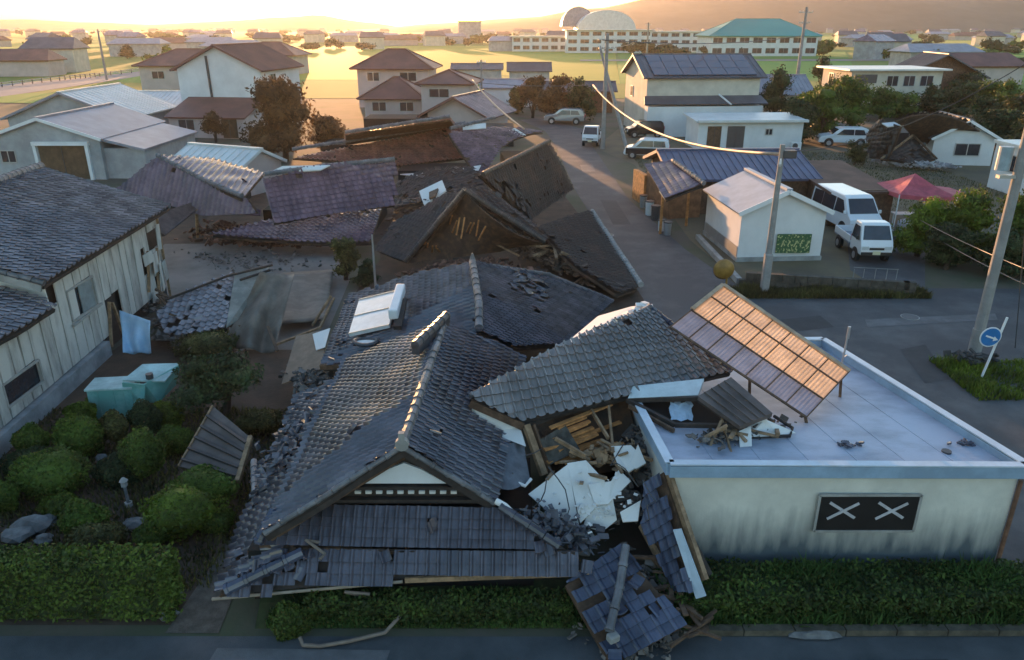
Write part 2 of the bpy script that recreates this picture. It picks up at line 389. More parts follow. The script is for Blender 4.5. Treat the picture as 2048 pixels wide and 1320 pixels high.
sheet('yard', px([(1270, 330), (1190, 296), (1240, 255), (1700, 262), (2048, 330), (2048, 420), (1800, 470), (1780, 590), (1700, 600), (1480, 565), (1380, 480)]), mat('dry_lawn', (.15, .12, .07), .95, .3, .4, col2=(.10, .085, .06), bump=.5, bscale=8), .006)
sheet('yard', px([(1790, 600), (1700, 540), (1690, 440), (1780, 440), (1850, 490), (1850, 600)]), ASPH, .011)
sheet('garden_bed', [(-14, 10.7), (-5.6, 10.7), (-5.4, 18), (-6.5, 24), (-13.2, 24)], DIRT, .008)
sheet('path', [(-6.15, 10.5), (-5.2, 10.5), (-5.4, 13.5), (-5.9, 13.5)], GRAVEL, .014)
def fld(l, m, z=.05): return sheet('field', px(l), m, z)
sheet('field', [(-1500, 118), (1500, 118), (2400, 3000), (-2400, 3000)], mat('patchwork_fields', (.06, .16, .01), .95, .2, .008, col2=(.14, .19, .015), mix=(.45, .55), bump=.3, bscale=1.5), .03)
sheet('garden_bed', px([(760, 470), (700, 420), (800, 330), (1000, 330), (1120, 380), (1290, 600), (1220, 640), (700, 600), (760, 520)]), DIRT, .009); sheet('garden_bed', px([(225, 400), (240, 370), (600, 330), (800, 400), (790, 490), (320, 490)]), DIRT, .007)
fld([(600, 160), (560, 108), (640, 92), (1000, 92), (1230, 102), (1240, 168), (1000, 150), (880, 160)], RICE2)
fld([(880, 88), (640, 86), (420, 84), (400, 74), (900, 76)], RICE2, .1)
fld([(140, 104), (135, 76), (310, 76), (320, 98)], RICE, .1)
fld([(190, 150), (360, 134), (362, 166), (250, 166)], RICE)
fld([(-60, 205), (-60, 190), (190, 184), (120, 208)], RICE)
fld([(-200, 118), (-200, 104), (60, 103), (60, 112)], RICE)
fld([(1240, 168), (1232, 122), (1700, 122), (1720, 160)], RICE)
fld([(1240, 118), (1232, 104), (1690, 104), (1700, 118)], RICE, .1)
fld([(1890, 160), (1905, 126), (2300, 124), (2400, 166)], RICE)
fld([(1890, 118), (1900, 102), (2250, 100), (2300, 118)], RICE, .1)
fld([(1880, 98), (1900, 72), (2250, 70), (2300, 96)], RICE2, .1)
fld([(-300, 100), (-300, 84), (130, 82), (130, 98)], RICE, .1); fld([(330, 132), (340, 104), (560, 106), (590, 158), (480, 170)], RICE2)
fld([(-500, 76), (-500, 68), (560, 68), (560, 73)], RICE2, .12); fld([(900, 86), (905, 73), (1130, 72), (1130, 88)], RICE2, .12); fld([(1720, 102), (1720, 88), (1880, 88), (1880, 102)], RICE, .12); fld([(1640, 86), (1640, 70), (1890, 70), (1880, 84)], RICE, .12)
sheet('road', px([(-80, 205), (-80, 178), (200, 152), (352, 134), (352, 141), (210, 164), (60, 186)]), mat('pale_road', (.22, .22, .23), .85, .1, .3), .06)
sheet('road', px([(1160, 120), (2300, 119), (2300, 122), (1160, 123)]), mat('far_road', (.22, .21, .2), .85, .1, .3), .15)
PATCH = mat('asphalt_patch', (.035, .036, .04), .8, .2, 1.5, bump=.3, bscale=50); PATCH2 = mat('pale_asphalt_patch', (.12, .12, .125), .85, .2, 1.5, bump=.3, bscale=50)
for l, m_ in (([(1560, 640), (1640, 632), (1668, 655), (1590, 664)], PATCH), ([(1730, 640), (1990, 628), (1995, 640), (1735, 655)], PATCH2), ([(1800, 700), (1850, 690), (1900, 760), (1850, 768)], PATCH), ([(1200, 400), (1232, 402), (1262, 450), (1226, 450)], PATCH), ([(1160, 330), (1185, 330), (1192, 345), (1165, 346)], PATCH2)):
    sheet('road_patch', px(l), m_, .020)
sheet('road_patch', [(-5.2, 9.3), (-2.2, 9.25), (-2.1, 10.1), (-5.1, 10.15)], PATCH2, .016); sheet('road_patch', [(4.4, 9.2), (7.5, 9.25), (7.4, 9.9), (4.5, 9.85)], PATCH, .016)
# distant mountain and low tree-covered hills that close the horizon
def hill(name, prof, y0, depth, m):
    vs = []; fs = []; n = len(prof)
    for j, (k, dy) in enumerate(((0, -depth*.5), (.55, -depth*.25), (1, 0), (.6, depth*.3), (0, depth*.6))):
        for (x, h) in prof: vs.append((x, y0+dy+12*math.sin(x*.021+j), h*k*(1+.05*math.sin(x*.03+j*2))-1*(k == 0)))
    for j in range(4):
        for i in range(n-1): fs.append((j*n+i, j*n+i+1, (j+1)*n+i+1, (j+1)*n+i))
    return tag(npmesh(name, vs, fs, m, None, V((0, 0, 0)), smooth=True), kind='structure')
MTN = mat('forest_far', (.055, .062, .05), .95, .2, .02)
def interp(prof, step):
    out = []
    for (a, ha), (b, hb) in zip(prof, prof[1:]):
        n = max(1, int((b-a)/step)); out += [(a+(b-a)*i/n, ha+(hb-ha)*(3*(i/n)**2-2*(i/n)**3)+random.uniform(-1, 1)*.012*(ha+hb)) for i in range(n)]
    return out+[prof[-1]]
hill('mountain', interp([(-330, 4), (-140, 17), (60, 30), (160, 44), (300, 66), (420, 78), (640, 84), (900, 78), (1300, 80), (1800, 60), (2300, 30)], 30), 1750, 700, MTN)
hill('hills', interp([(-2300, 24), (-1500, 30), (-1000, 16), (-760, 26), (-560, 40), (-420, 22), (-300, 8)], 30), 2300, 500, MTN)

# ------------------------------------------------------------------ flat-roofed building
def stain_mat():
    m = mat('stained_render', (.60, .585, .52), .85, .1, 1.0, bump=.15); n = m.node_tree.nodes; L = m.node_tree.links; b = n['Principled BSDF']
    src = b.inputs['Base Color'].links[0].from_socket; g = n.new('ShaderNodeNewGeometry'); sp = n.new('ShaderNodeSeparateXYZ'); L.new(g.outputs['Position'], sp.inputs[0])
    mp = n.new('ShaderNodeMapping'); mp.inputs['Scale'].default_value = (2.6, 2.6, .5); L.new(g.outputs['Position'], mp.inputs[0])
    t = n.new('ShaderNodeTexNoise'); t.inputs['Scale'].default_value = 1.6; t.inputs['Detail'].default_value = 7; L.new(mp.outputs[0], t.inputs[0])
    a = n.new('ShaderNodeMath'); a.operation = 'MULTIPLY_ADD'; L.new(t.outputs[0], a.inputs[0]); a.inputs[1].default_value = 1.1; L.new(sp.outputs[2], a.inputs[2])
    r = n.new('ShaderNodeMapRange'); L.new(a.outputs[0], r.inputs[0]); r.inputs[1].default_value = 2.15; r.inputs[2].default_value = 1.2
    mx = n.new('ShaderNodeMix'); mx.data_type = 'RGBA'; L.new(r.outputs[0], mx.inputs[0]); L.new(src, mx.inputs[6]); mx.inputs[7].default_value = (.075, .095, .11, 1)
    L.new(mx.outputs[2], b.inputs['Base Color']); return m
fb = thing('flat_roofed_building', 'low cream building with flat white roof and two pale crosses on its dark window', 'building', (6, 14.5, 0))
FB = [V((2.93, 11.98, 0)), V((9.27, 11.9, 0)), V((7.85, 17.75, 0)), V((2.4, 17.6, 0))]
MB().ext(FB, (0, 0, 2.36)).build('wall', stain_mat(), fb)
MB().ext([p+V((0, 0, 2.362)) for p in FB], (0, 0, .08)).build('roof', ROOF_MEM, fb)
for k in range(1, 7):
    a, b = FB[0].lerp(FB[1], k/7), FB[3].lerp(FB[2], k/7); MB().bar(a.lerp(b, .02)+V((0, 0, 2.446)), a.lerp(b, .98)+V((0, 0, 2.446)), .05, .008).build('roof_seam', ROOF_MEM, fb)
MB().cyl((8.3, 12.6, 2.46), (0, 0, 1), .09, .04, 12).build('roof_drain', STEEL_D, fb)
mb = MB(); cx = sum(FB, V((0,0,0)))/4
FBo = [p+(p-cx).normalized()*.09 for p in FB]
for a, b in zip(FBo, FBo[1:]+FBo[:1]): mb.bar(a+V((0, 0, 2.47)), b+V((0, 0, 2.49)), .12, .24)
mb.build('parapet', FLASH, fb, bevel=.012)
mb = MB()
for a, b in zip(FBo, FBo[1:]+FBo[:1]): mb.bar(a+V((0, 0, 2.64)), b+V((0, 0, 2.64)), .17, .025)
mb.build('parapet_coping', mat('pale_coping', (.50, .58, .66), .4, .1, 2), fb)
wn = MB(); a, b = Q(1640, 990, 11.88), Q(1826, 1062, 11.88); y0 = 11.88
x0, x1, z0, z1 = a.x, b.x, b.z, a.z
for (p, q) in (((x0, z0), (x1, z0)), ((x0, z1), (x1, z1)), ((x0, z0), (x0, z1)), ((x1, z0), (x1, z1))): wn.bar((p[0], y0-.01, p[1]), (q[0], y0-.01, q[1]), .02, .05)
wo = wn.build('window', CONC, fb); MB().box(((x0+x1)/2, y0+.01, (z0+z1)/2), (x1-x0-.03, .03, z1-z0-.03)).build('pane', mat('black_glass', (.012, .011, .012), .5, .2, 2), wo)
xm = mat('pale_cross', (.45, .44, .46), .7, .15, 4)
for cxp in (1684, 1781):
    c = Q(cxp, 1021, y0); mb = MB(); s = .255
    mb.bar((c.x-s, y0-.014, c.z+s*.72), (c.x+s, y0-.014, c.z-s*.62), .055, .012, V((0, 1, 0))); mb.bar((c.x-s*1.05, y0-.028, c.z-s*.66), (c.x+s*1.1, y0-.028, c.z+s*.7), .055, .012, V((0, 1, 0))); mb.build('cross', xm, wo)

cr = FB[1]; MB().tube([(cr.x+.03, cr.y-.05, 2.3), (cr.x+.03, cr.y-.05, .1)], .04, 8).build('downpipe', mat('rusty_pipe', (.16, .08, .05), .7, .3, 5), fb)
p = Q(1680, 742, 15.6); MB().tube([(p.x, 15.6, 2.42), (p.x+.04, 15.6, 3.75)], .022, 8).cyl((p.x+.04, 15.6, 3.7), (0, 0, 1), .035, .28, 8).tube([(p.x+.04, 15.6, 3.1), (p.x+.1, 15.6, 3.15)], .012, 6).build('vent_pipe', STEEL, fb)
for (x, y, s) in ((1700, 890, .3), (1690, 888, .12), (1925, 885, .2), (1935, 890, .14)):
    c = P(x, y, 2.46); mb = MB(); rg = random.Random(x)
    for _ in range(9): mb.box(c+V((rg.gauss(0, s*.5), rg.gauss(0, .05), rg.uniform(0, .04))), (rg.uniform(.03, .12), rg.uniform(.03, .1), .03), Matrix.Rotation(rg.uniform(0, 3), 3, 'Z')@Matrix.Rotation(rg.uniform(-.5, .5), 3, 'X'))
    tag(mb.build('tile_shards', TILE_D), 'dark tile shards scattered on the flat white roof at '+{1700: 'its front middle', 1690: 'the left of the larger shards', 1925: 'its front right', 1935: 'its far front right corner'}[x], 'shards', kind='stuff')

# ------------------------------------------------------------------ main collapsed house (front)
mh = thing('collapsed_house', 'collapsed front house, grey tiled gable roof sunk onto its crushed skirt roofs', 'house', (-2.2, 14, 0))
rn, rf = P(806, 893, 3.2), P(892, 640, 3.35)
ln, lf = P(528, 1066, 1.72), P(690, 722, 1.85)
en, ef = P(990, 1006, 1.95), P(1048, 716, 2.2)
T = Tiles(mh, TILE, .195, .2, .062)
mid = P(748, 762, 2.55)
T.area([rf, rn, ln, P(585, 940, 1.72), lf], ln-lf, deck=WOOD_D, broken=lambda p: .004)
T.area([rf, rn, en, ef], en-ef, deck=WOOD_D, broken=lambda p: .25 if (p-rn).length < .5 else .004)
# front skirts and left skirt
s1 = [P(556, 1010, 1.8), P(1012, 1018, 1.85), P(1132, 1098, 1.35), P(512, 1088, 1.3)]
T.area(s1, s1[1]-s1[0], deck=WOOD_D, broken=lambda p: .5 if p.x > .35 else .01)
s2 = [P(560, 1098, 1.22), P(1140, 1104, 1.28), P(1178, 1142, 1.0), P(800, 1158, .86), P(436, 1192, .6)]
T.area(s2, s2[1]-s2[0], deck=WOOD_D, broken=lambda p: .55 if p.x < -3.3 and p.y > 10.9 else .02)
s3 = [P(606, 1106, 1.17), P(530, 1056, 1.55), P(590, 945, 1.6), P(506, 1000, .85), P(436, 1192, .6)]; s4 = [P(590, 945, 1.6), P(690, 762, 1.7), P(590, 795, 1.15), P(506, 1000, .85)]
def brk(p): return .6 if 13.2 < p.y < 15.8 else (.2 if p.y > 12.6 else .03)
T.area(s3, V((0, 1, 0)), deck=DECK, broken=brk); T.area(s4, V((0, 1, 0)), deck=DECK, broken=brk)
T.finish(300)
ridge(mh, CAP, [rf+V((0,0,.06)), rn+V((0,0,.08))], .085, .10)
ridge(mh, CAP_D, [P(830, 690, 3.55), P(893, 632, 3.55)], .10, .22, 'broken_ridge')
ridge(mh, CAP, [rn, ln.lerp(rn, .5)+V((0, -.03, .0)), ln], .05, 0, 'verge_cap'); ridge(mh, CAP, [rn, en], .05, 0, 'verge_cap')
MB().cyl(rn+V((0, -.08, .1)), (0, 1, 0), .12, .12, 10).box(rn+V((0, -.1, .26)), (.1, .1, .16)).build('ridge_end_tile', CONC, mh)
ridge(mh, TILE_B, [P(548, 1020, 1.85), P(515, 1085, 1.42)], .09, .06, 'hip_cap')
ridge(mh, TILE_B, [P(606, 1104, 1.25), P(450, 1180, .76)], .10, .06, 'hip_cap')
ridge(mh, CAP, [P(508, 922, .98), P(512, 1005, .95)], .08, .08, 'eave_cap')
ridge(mh, TILE_D, [P(1000, 1012, 1.95), P(1120, 1092, 1.45)], .08, 0, 'hip_cap')
# gable
gy = rn.y+.32
ga = [Q(725, 967, gy), Q(893, 967, gy), Q(845, 940, gy), Q(808, 926, gy), Q(772, 940, gy)]
MB().ext(ga, (0, .05, 0)).build('gable_panel', mat('gable_white', (.72, .74, .76), .8, .05, 2), mh)
MB().ext([Q(640, 1008, gy+.07), Q(975, 1008, gy+.07), Q(808, 905, gy+.07)], (0, .08, 0)).build('gable_wall', WOOD_D, mh)
for k, yy in enumerate((975, 1000)): MB().bar(Q(690-k*30, yy, gy-.02), Q(930+k*25, yy, gy-.02), .10, .07).build('gable_beam', WOOD_D, mh)
for i in range(10):
    c = Q(716+i*21.3, 983.5, gy-.08); MB().box(c, (.11, .06, .055)).build('rafter_end', mat('rafter_white', (.62, .60, .55), .8, .1, 2) if i == 0 else bpy.data.materials['rafter_white'], mh)
for e, k in ((ln, 1), (en, .98)):
    a, b = rn+V((0, .03, -.10)), rn.lerp(e, k)+V((0, .03, -.10)); MB().bar(a, b, .05, .20).build('bargeboard', WOOD_D, mh)
    MB().bar(a+V((0, .22, -.2)), b+V((0, .22, -.2)), .06, .12).build('bargeboard', WOOD, mh)
# what is left of the storey under the skirts
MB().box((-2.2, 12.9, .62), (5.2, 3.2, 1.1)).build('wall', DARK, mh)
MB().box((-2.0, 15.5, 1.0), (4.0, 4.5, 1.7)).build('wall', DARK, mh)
mb = MB(); a, b, c = P(424, 1198, .52), P(620, 1180, .60), P(805, 1163, .80)
MB().tube([a, b, c], .03, 6).build('gutter', mat('pale_gutter', (.33, .27, .21), .7, .2, 4), mh)
MB().bar(P(810, 1160, .80), P(1178, 1146, .93), .05, .10).build('fascia', WOOD_L, mh)
MB().bar(P(520, 1092, 1.22), P(800, 1104, 1.2), .06, .07).build('fascia', WOOD, mh)
MB().bar(P(800, 1104, 1.2), P(1150, 1106, 1.25), .06, .07).build('fascia', WOOD_D, mh)

# rear wing of the house, ridge running away from the camera
rw = thing('rear_wing', 'tiled rear wing with ridge running back, white solar heater resting on its left slope', 'house', (-.8, 21, 0))
T = Tiles(rw, TILE, .17, .2, .055)
pk, hb = P(945, 527, 3.45), P(958, 660, 2.75)
l1, l2 = P(640, 728, 1.55), P(700, 592, 1.9)
T.area([pk, hb, P(870, 690, 2.3), P(815, 728, 1.9), l1, l2], l1-l2, deck=WOOD_D, broken=lambda p: .10 if p.x < -4.2 else .006)
r1, r2 = P(1130, 692, 1.7), P(1226, 602, 1.5)
T.area([pk, P(1100, 552, 2.6), r2, r1, P(1030, 690, 2.3), hb], r1-r2, deck=WOOD_D, broken=lambda p: .55 if (p-P(1055, 575, 2.7)).length < .75 else .008)
T.finish(300)
ridge(rw, CAP, [pk+V((0,0,.06)), P(958, 610, 3.05)+V((0,0,.06)), hb+V((0,0,.06))], .10, .1)
ridge(rw, CAP_D, [pk, P(860, 560, 2.85), l2], .07, 0, 'verge_cap'); ridge(rw, CAP_D, [pk, P(1100, 550, 2.62), r2], .07, 0, 'verge_cap')
MB().cyl(pk+V((0, .02, .18)), (0, 0, 1), .11, .26, 8, .03).build('ridge_end_tile', CAP, rw)
MB().bar(l1+V((0,0,-.1)), P(815, 728, 1.8), .06, .14).build('fascia', WOOD, rw)
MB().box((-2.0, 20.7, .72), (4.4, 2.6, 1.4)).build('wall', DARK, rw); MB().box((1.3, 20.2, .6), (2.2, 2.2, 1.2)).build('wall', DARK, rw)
# solar water heater on the rear wing
sh = thing('solar_water_heater', 'white solar water heater with upright tank lying on the rear wing roof', 'solar heater', P(755, 630, 2.3))
c = [P(697, 668, 2.1), P(778, 650, 2.42), P(793, 582, 2.62), P(718, 600, 2.28)]
MB().slab(c, .09).build('collector_panel', mat('solar_white_panel', (.55, .60, .63), .25, .1, 2, spec=.6), sh)
for k in (0, .5, 1): MB().bar(c[0].lerp(c[3], k)+V((0,0,.02)), c[1].lerp(c[2], k)+V((0,0,.02)), .035, .02).build('panel_frame', STEEL, sh)
tk = [P(789, 648, 2.5), P(806, 572, 2.95)]; d = (tk[1]-tk[0])
MB().bar(P(786, 630, 2.75), P(802, 576, 2.95), .26, .30).build('tank', WHITE_M, sh, bevel=.04)
MB().bar(P(795, 656, 2.5), P(806, 600, 2.8), .22, .12).build('tank_cradle', WOOD_D, sh)
# dark fallen ridge ornament by the heater
o = thing('fallen_ridge_tile', 'dark curved ridge tile with pale inside lying below the solar heater', 'roof tile', P(732, 685, 2.0))
cc = P(732, 683, 2.1); mb = MB(); mb.tube([cc+V((math.cos(a)*.32, math.sin(a)*.2, .02*math.cos(a*2))) for a in np.linspace(0, 2*math.pi, 15)], .055, 6, False); mb.build('rim', CAP_D, o)
MB().slab([cc+V((math.cos(a)*.27, math.sin(a)*.12, .0)) for a in np.linspace(0, 2*math.pi, 12)[:-1]], .04).build('inside', PLASTER, o)

# ------------------------------------------------------------------ leaning house with the bright tiled roof
lh = thing('leaning_house', 'leaning house with light-catching tiled roof, wall torn open to its orange laths', 'house', (2, 15, 0))
A, B, C_, D_ = P(940, 796, 2.95), P(1046, 843, 2.45), P(1464, 742, 2.95), P(1302, 616, 3.75)
T = Tiles(lh, TILE_W, .205, .195, .075)
T.area([A, B, C_, D_], C_-B, deck=WOOD_D, broken=lambda p: .004)
T.finish(300)
ridge(lh, CAP, [A+V((0,0,.04)), D_+V((0,0,.04))], .06, 0, 'ridge_cap'); ridge(lh, TILE_B, [D_, C_], .06, 0, 'verge_cap')
MB().bar(A+V((0,0,-.12)), B+V((0,0,-.12)), .06, .16).build('bargeboard', WOOD, lh)
MB().bar(B+V((0,0,-.13)), P(1255, 776, 2.6), .06, .12).build('fascia', WOOD_D, lh)
# gable plaster under the left verge, corner post, torn wall with laths
MB().slab([A+V((0.05, .05, -.2)), B+V((-.05, .1, -.2)), P(1052, 892, 2.1), P(975, 862, 2.15), P(944, 835, 2.4)], .06, False).build('gable_plaster', PLASTER, lh)
MB().bar(P(1052, 850, 2.35), P(1088, 950, 1.5), .14, .12).build('post', WOOD_L, lh)
MB().bar(P(1066, 850, 2.35), P(1106, 960, 1.4), .05, .12).build('post', WOOD, lh)
MB().slab([P(1062, 852, 2.2), P(1250, 790, 2.4), P(1290, 930, 1.5), P(1112, 965, 1.2)], .05, False).build('torn_wall', mat('torn_clay_wall', (.10, .055, .03), .95, .4, 3, col2=(.045, .035, .028), bump=.6), lh)
rg = random.Random(5)
for i in range(15):
    f = i/15; a = P(1072, 862, 2.25).lerp(P(1105, 955, 1.45), f); b = P(1240, 800, 2.45).lerp(P(1262, 900, 1.75), f)
    t0, t1 = rg.uniform(0, .25), rg.uniform(.55, 1); off = V((0, -.07-rg.uniform(0, .08), rg.uniform(-.03, .03)))
    MB().bar(a.lerp(b, t0)+off, a.lerp(b, t1)+off+V((0, 0, rg.uniform(-.06, .06))), .04, .10, V((0, 1, 0))).build('lath', WOOD_O, lh)
for (x0, y0, x1, y1, z0, z1) in ((1110, 870, 1170, 905, 2.2, 2.0), (1180, 812, 1215, 870, 2.45, 2.15), (1215, 800, 1225, 900, 2.5, 1.95)):
    MB().bar(P(x0, y0, z0)+V((0, -.14, 0)), P(x1, y1, z1)+V((0, -.14, 0)), .05, .08).build('stud', WOOD_L, lh)
MB().slab([P(1080, 880, 2.1), P(1130, 850, 2.3), P(1160, 900, 1.95), P(1100, 930, 1.7)], .04, False).build('clay_patch', mat('grey_clay', (.07, .065, .055), .95, .4, 5), lh)
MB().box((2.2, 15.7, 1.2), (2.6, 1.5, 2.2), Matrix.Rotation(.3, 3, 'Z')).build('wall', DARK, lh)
# sunlit plaster slab behind the ridge
MB().slab([P(1110, 704, 2.95), P(1196, 632, 3.2), P(1262, 613, 3.45), P(1305, 608, 3.75), P(1270, 640, 3.45), P(1140, 702, 2.98)], .06).build('rear_slope', PLASTER, lh)
for k in range(26):
    a = P(1225, 660, 3.3).lerp(P(1298, 612, 3.75), k/26); MB().box(a+V((rg.uniform(-.05, .05), .1+rg.uniform(0, .2), rg.uniform(-.05, .06))), (.16, .14, .03), Matrix.Rotation(rg.uniform(-1, 1), 3, 'Z')@Matrix.Rotation(rg.uniform(-.6, .6), 3, 'X')).build('loose_tile', PLASTER, lh)

# translucent lean-to roof thrown onto the flat roof
tp = thing('translucent_roof_panel', 'tilted wooden-framed translucent roof panel glowing orange, thrown across the flat roof', 'roof panel', P(1560, 730, 2.6))
P1, P2, P3, P4 = P(1446, 571, 4.15), P(1698, 744, 3.05), P(1612, 836, 2.62), P(1340, 655, 3.75)
POLY = mat('corrugated_plastic', (.66, .56, .44), .35, .2, 1.5, trans=.62)
POLY2 = mat('dull_blue_plastic', (.26, .29, .38), .35, .2, 1.2, trans=.3)
def bl(u, v): return P1.lerp(P2, u).lerp(P4.lerp(P3, u), v)
nrm = newell([P1, P2, P3, P4]); nrm = nrm if nrm.z > 0 else -nrm
for i in range(7):
    for j in range(3):
        u0, u1 = i/7+.001, (i+1)/7-.001; v0, v1 = (0, .27, .62, 1)[j]+.003, (0, .27, .62, 1)[j+1]-.003
        vs = []; fs = []; K = 13
        for k in range(K):
            u = u0+(u1-u0)*k/(K-1); dz = nrm*(.0025*math.cos(k*math.pi)+rg.uniform(-.002, .002)); vs += [bl(u, v0)+dz, bl(u, v1)+dz]
        for k in range(K-1): fs.append((2*k, 2*k+1, 2*k+3, 2*k+2))
        MB().add(vs, fs).build('pane', POLY2 if j == 2 else POLY, tp)
for v in (0, .27, .62, 1): MB().bar(bl(0, v)+nrm*.022, bl(1, v)+nrm*.022, .05 if v in (0, 1) else .028, .03, nrm).build('rail', WOOD_L if v == 0 else WOOD, tp)
MB().bar(bl(0, 0)+nrm*.03, bl(1, 0)+nrm*.03, .10, .05, nrm).build('edge_board', mat('bare_pine', (.42, .29, .19), .8, .2, 4), tp); MB().bar(bl(0, 0)+nrm*.03, bl(0, .6)+nrm*.03, .10, .05, nrm).build('edge_board', bpy.data.materials['bare_pine'], tp)
for i in range(8): MB().bar(bl(i/7, 0)+nrm*.018, bl(i/7, 1)+nrm*.018, .024, .02, nrm).build('rafter', WOOD, tp)
for (u, v, zz) in ((.97, .05, 2.44), (.98, .93, 2.44), (.6, .95, 2.44)):
    a = bl(u, v)-nrm*.08; MB().bar(a, V((a.x+.05, a.y-.02, zz)), .06, .06).build('post', WOOD, tp)
# fallen window bay
wb = thing('fallen_window_bay', 'fallen window bay with brown ribbed shutter box and pale sheet, resting on the flat roof', 'window bay', P(1400, 830, 2.5))
MB().slab([P(1396, 792, 3.05), P(1462, 754, 3.15), P(1545, 826, 2.95), P(1480, 852, 2.8)], .10).build('shutter_box', SHEET_BR, wb)
for k in range(1, 5): MB().bar(P(1396, 792, 3.06).lerp(P(1462, 754, 3.16), k/5), P(1480, 852, 2.81).lerp(P(1545, 826, 2.96), k/5), .025, .03).build('rib', SHEET_BR, wb)
MB().slab([P(1256, 796, 2.72), P(1266, 772, 2.85), P(1408, 757, 3.05), P(1396, 790, 2.95)], .07).build('header_sheet', mat('pale_sheet', (.50, .58, .60), .5, .1, 3), wb)
for (a, b, w_) in (((1254, 800, 2.66), (1398, 797, 2.9), .08), ((1254, 800, 2.66), (1350, 850, 2.56), .08), ((1350, 850, 2.56), (1482, 852, 2.72), .07), ((1400, 800, 2.9), (1482, 856, 2.66), .10), ((1258, 812, 2.6), (1348, 862, 2.5), .05)):
    MB().bar(P(*a), P(*b), w_, .09).build('frame', WOOD_D if w_ > .06 else WOOD, wb)
MB().slab(px([(1258, 802, 2.56), (1400, 800, 2.56), (1478, 850, 2.5), (1350, 848, 2.5)]), .03).build('inner_shade_sheet', DARK, wb)  # dark sheet added to stand in for the shade inside the bay
cl = []; fs = []
for j in range(6):
    for i in range(7):
        x = 1340+i*7.5+2*math.sin(j*2); y = 803+j*7.5+(6*math.sin(i*2.2) if j == 0 else 0); cl.append(P(x, y, 2.72-.03*j)+V((0, .05*math.sin(i*1.9+j), 0)))
for j in range(5):
    for i in range(6): fs.append((j*7+i, j*7+i+1, (j+1)*7+i+1, (j+1)*7+i))
tag(MB().add(cl, fs).build('torn_curtain', mat('pale_blue_cloth', (.45, .58, .72), .8, .1, 4, trans=.2)), 'torn pale blue curtain hanging inside the fallen window bay', 'curtain')
for k, (l, lab) in enumerate((
    ([(1480, 848, 2.6), (1530, 838, 2.75), (1592, 865, 2.52), (1560, 872, 2.5), (1500, 872, 2.55)], 'white broken board with crumpled end beside the brown shutter box'),
    ([(1478, 862, 2.62), (1502, 852, 2.68), (1504, 892, 2.46), (1480, 894, 2.46)], 'small upright white board propped below the brown shutter box'))):
    tag(MB().slab(px(l), .035).build('broken_board', PLASTER), lab, 'board')
MB().tube(px([(1548, 832, 2.6), (1585, 856, 2.55), (1580, 872, 2.5), (1500, 874, 2.48)]), .035, 6).build('bent_pipe', WOOD_D, wb)

# ------------------------------------------------------------------ hanging tiled strip and the roof piece on the road
hs = thing('hanging_roof_strip', 'narrow blue-grey tiled roof strip hanging off the flat building with pale metal flashing', 'roof strip', P(1340, 1100, 0))
T = Tiles(hs, TILE_B, .24, .2, .05)
q = [P(1285, 965, 2.05), P(1325, 945, 2.3), P(1352, 1075, 1.5), P(1396, 1180, .75), P(1345, 1180, .6), P(1292, 1055, 1.2)]
T.area(q, q[1]-q[0], deck=WOOD, broken=lambda p: .12); T.finish(300)
MB().slab(px([(1346, 1060, 1.75), (1362, 1058, 1.8), (1412, 1192, .75), (1392, 1198, .62)]), .03).build('flashing', mat('pale_blue_flashing', (.42, .52, .62), .4, .1, 3), hs)
MB().bar(P(1335, 940, 2.35), P(1410, 1160, .95), .08, .16).build('bargeboard', WOOD_L, hs); MB().bar(P(1282, 1050, 1.15), P(1372, 1215, .35), .07, .14).build('bargeboard', WOOD_L, hs)
MB().bar(P(1365, 1040, 1.6), P(1420, 1150, .8), .10, .05).build('bargeboard', WOOD_D, hs)
gr = thing('fallen_roof_piece', 'square grey tiled roof piece lying on the front road with its ridge cap', 'roof piece', P(1250, 1220, 0))
T = Tiles(gr, TILE_B, .25, .2, .05)
q = [P(1132, 1168, .85), P(1240, 1090, 1.15), P(1372, 1248, .4), P(1225, 1330, .1)]
T.area(q, q[2]-q[3], deck=WOOD, broken=lambda p: .45 if (p-P(1310, 1170, .8)).length < .5 else .12); T.finish(300)
ridge(gr, CAP, [P(1252, 1090, 1.3), P(1238, 1180, .85), P(1218, 1262, .5)], .075, .05)
MB().box(P(1226, 1275, .42), (.2, .16, .14), Matrix.Rotation(.5, 3, 'Z')).build('ridge_end_tile', CONC, gr, bevel=.03)
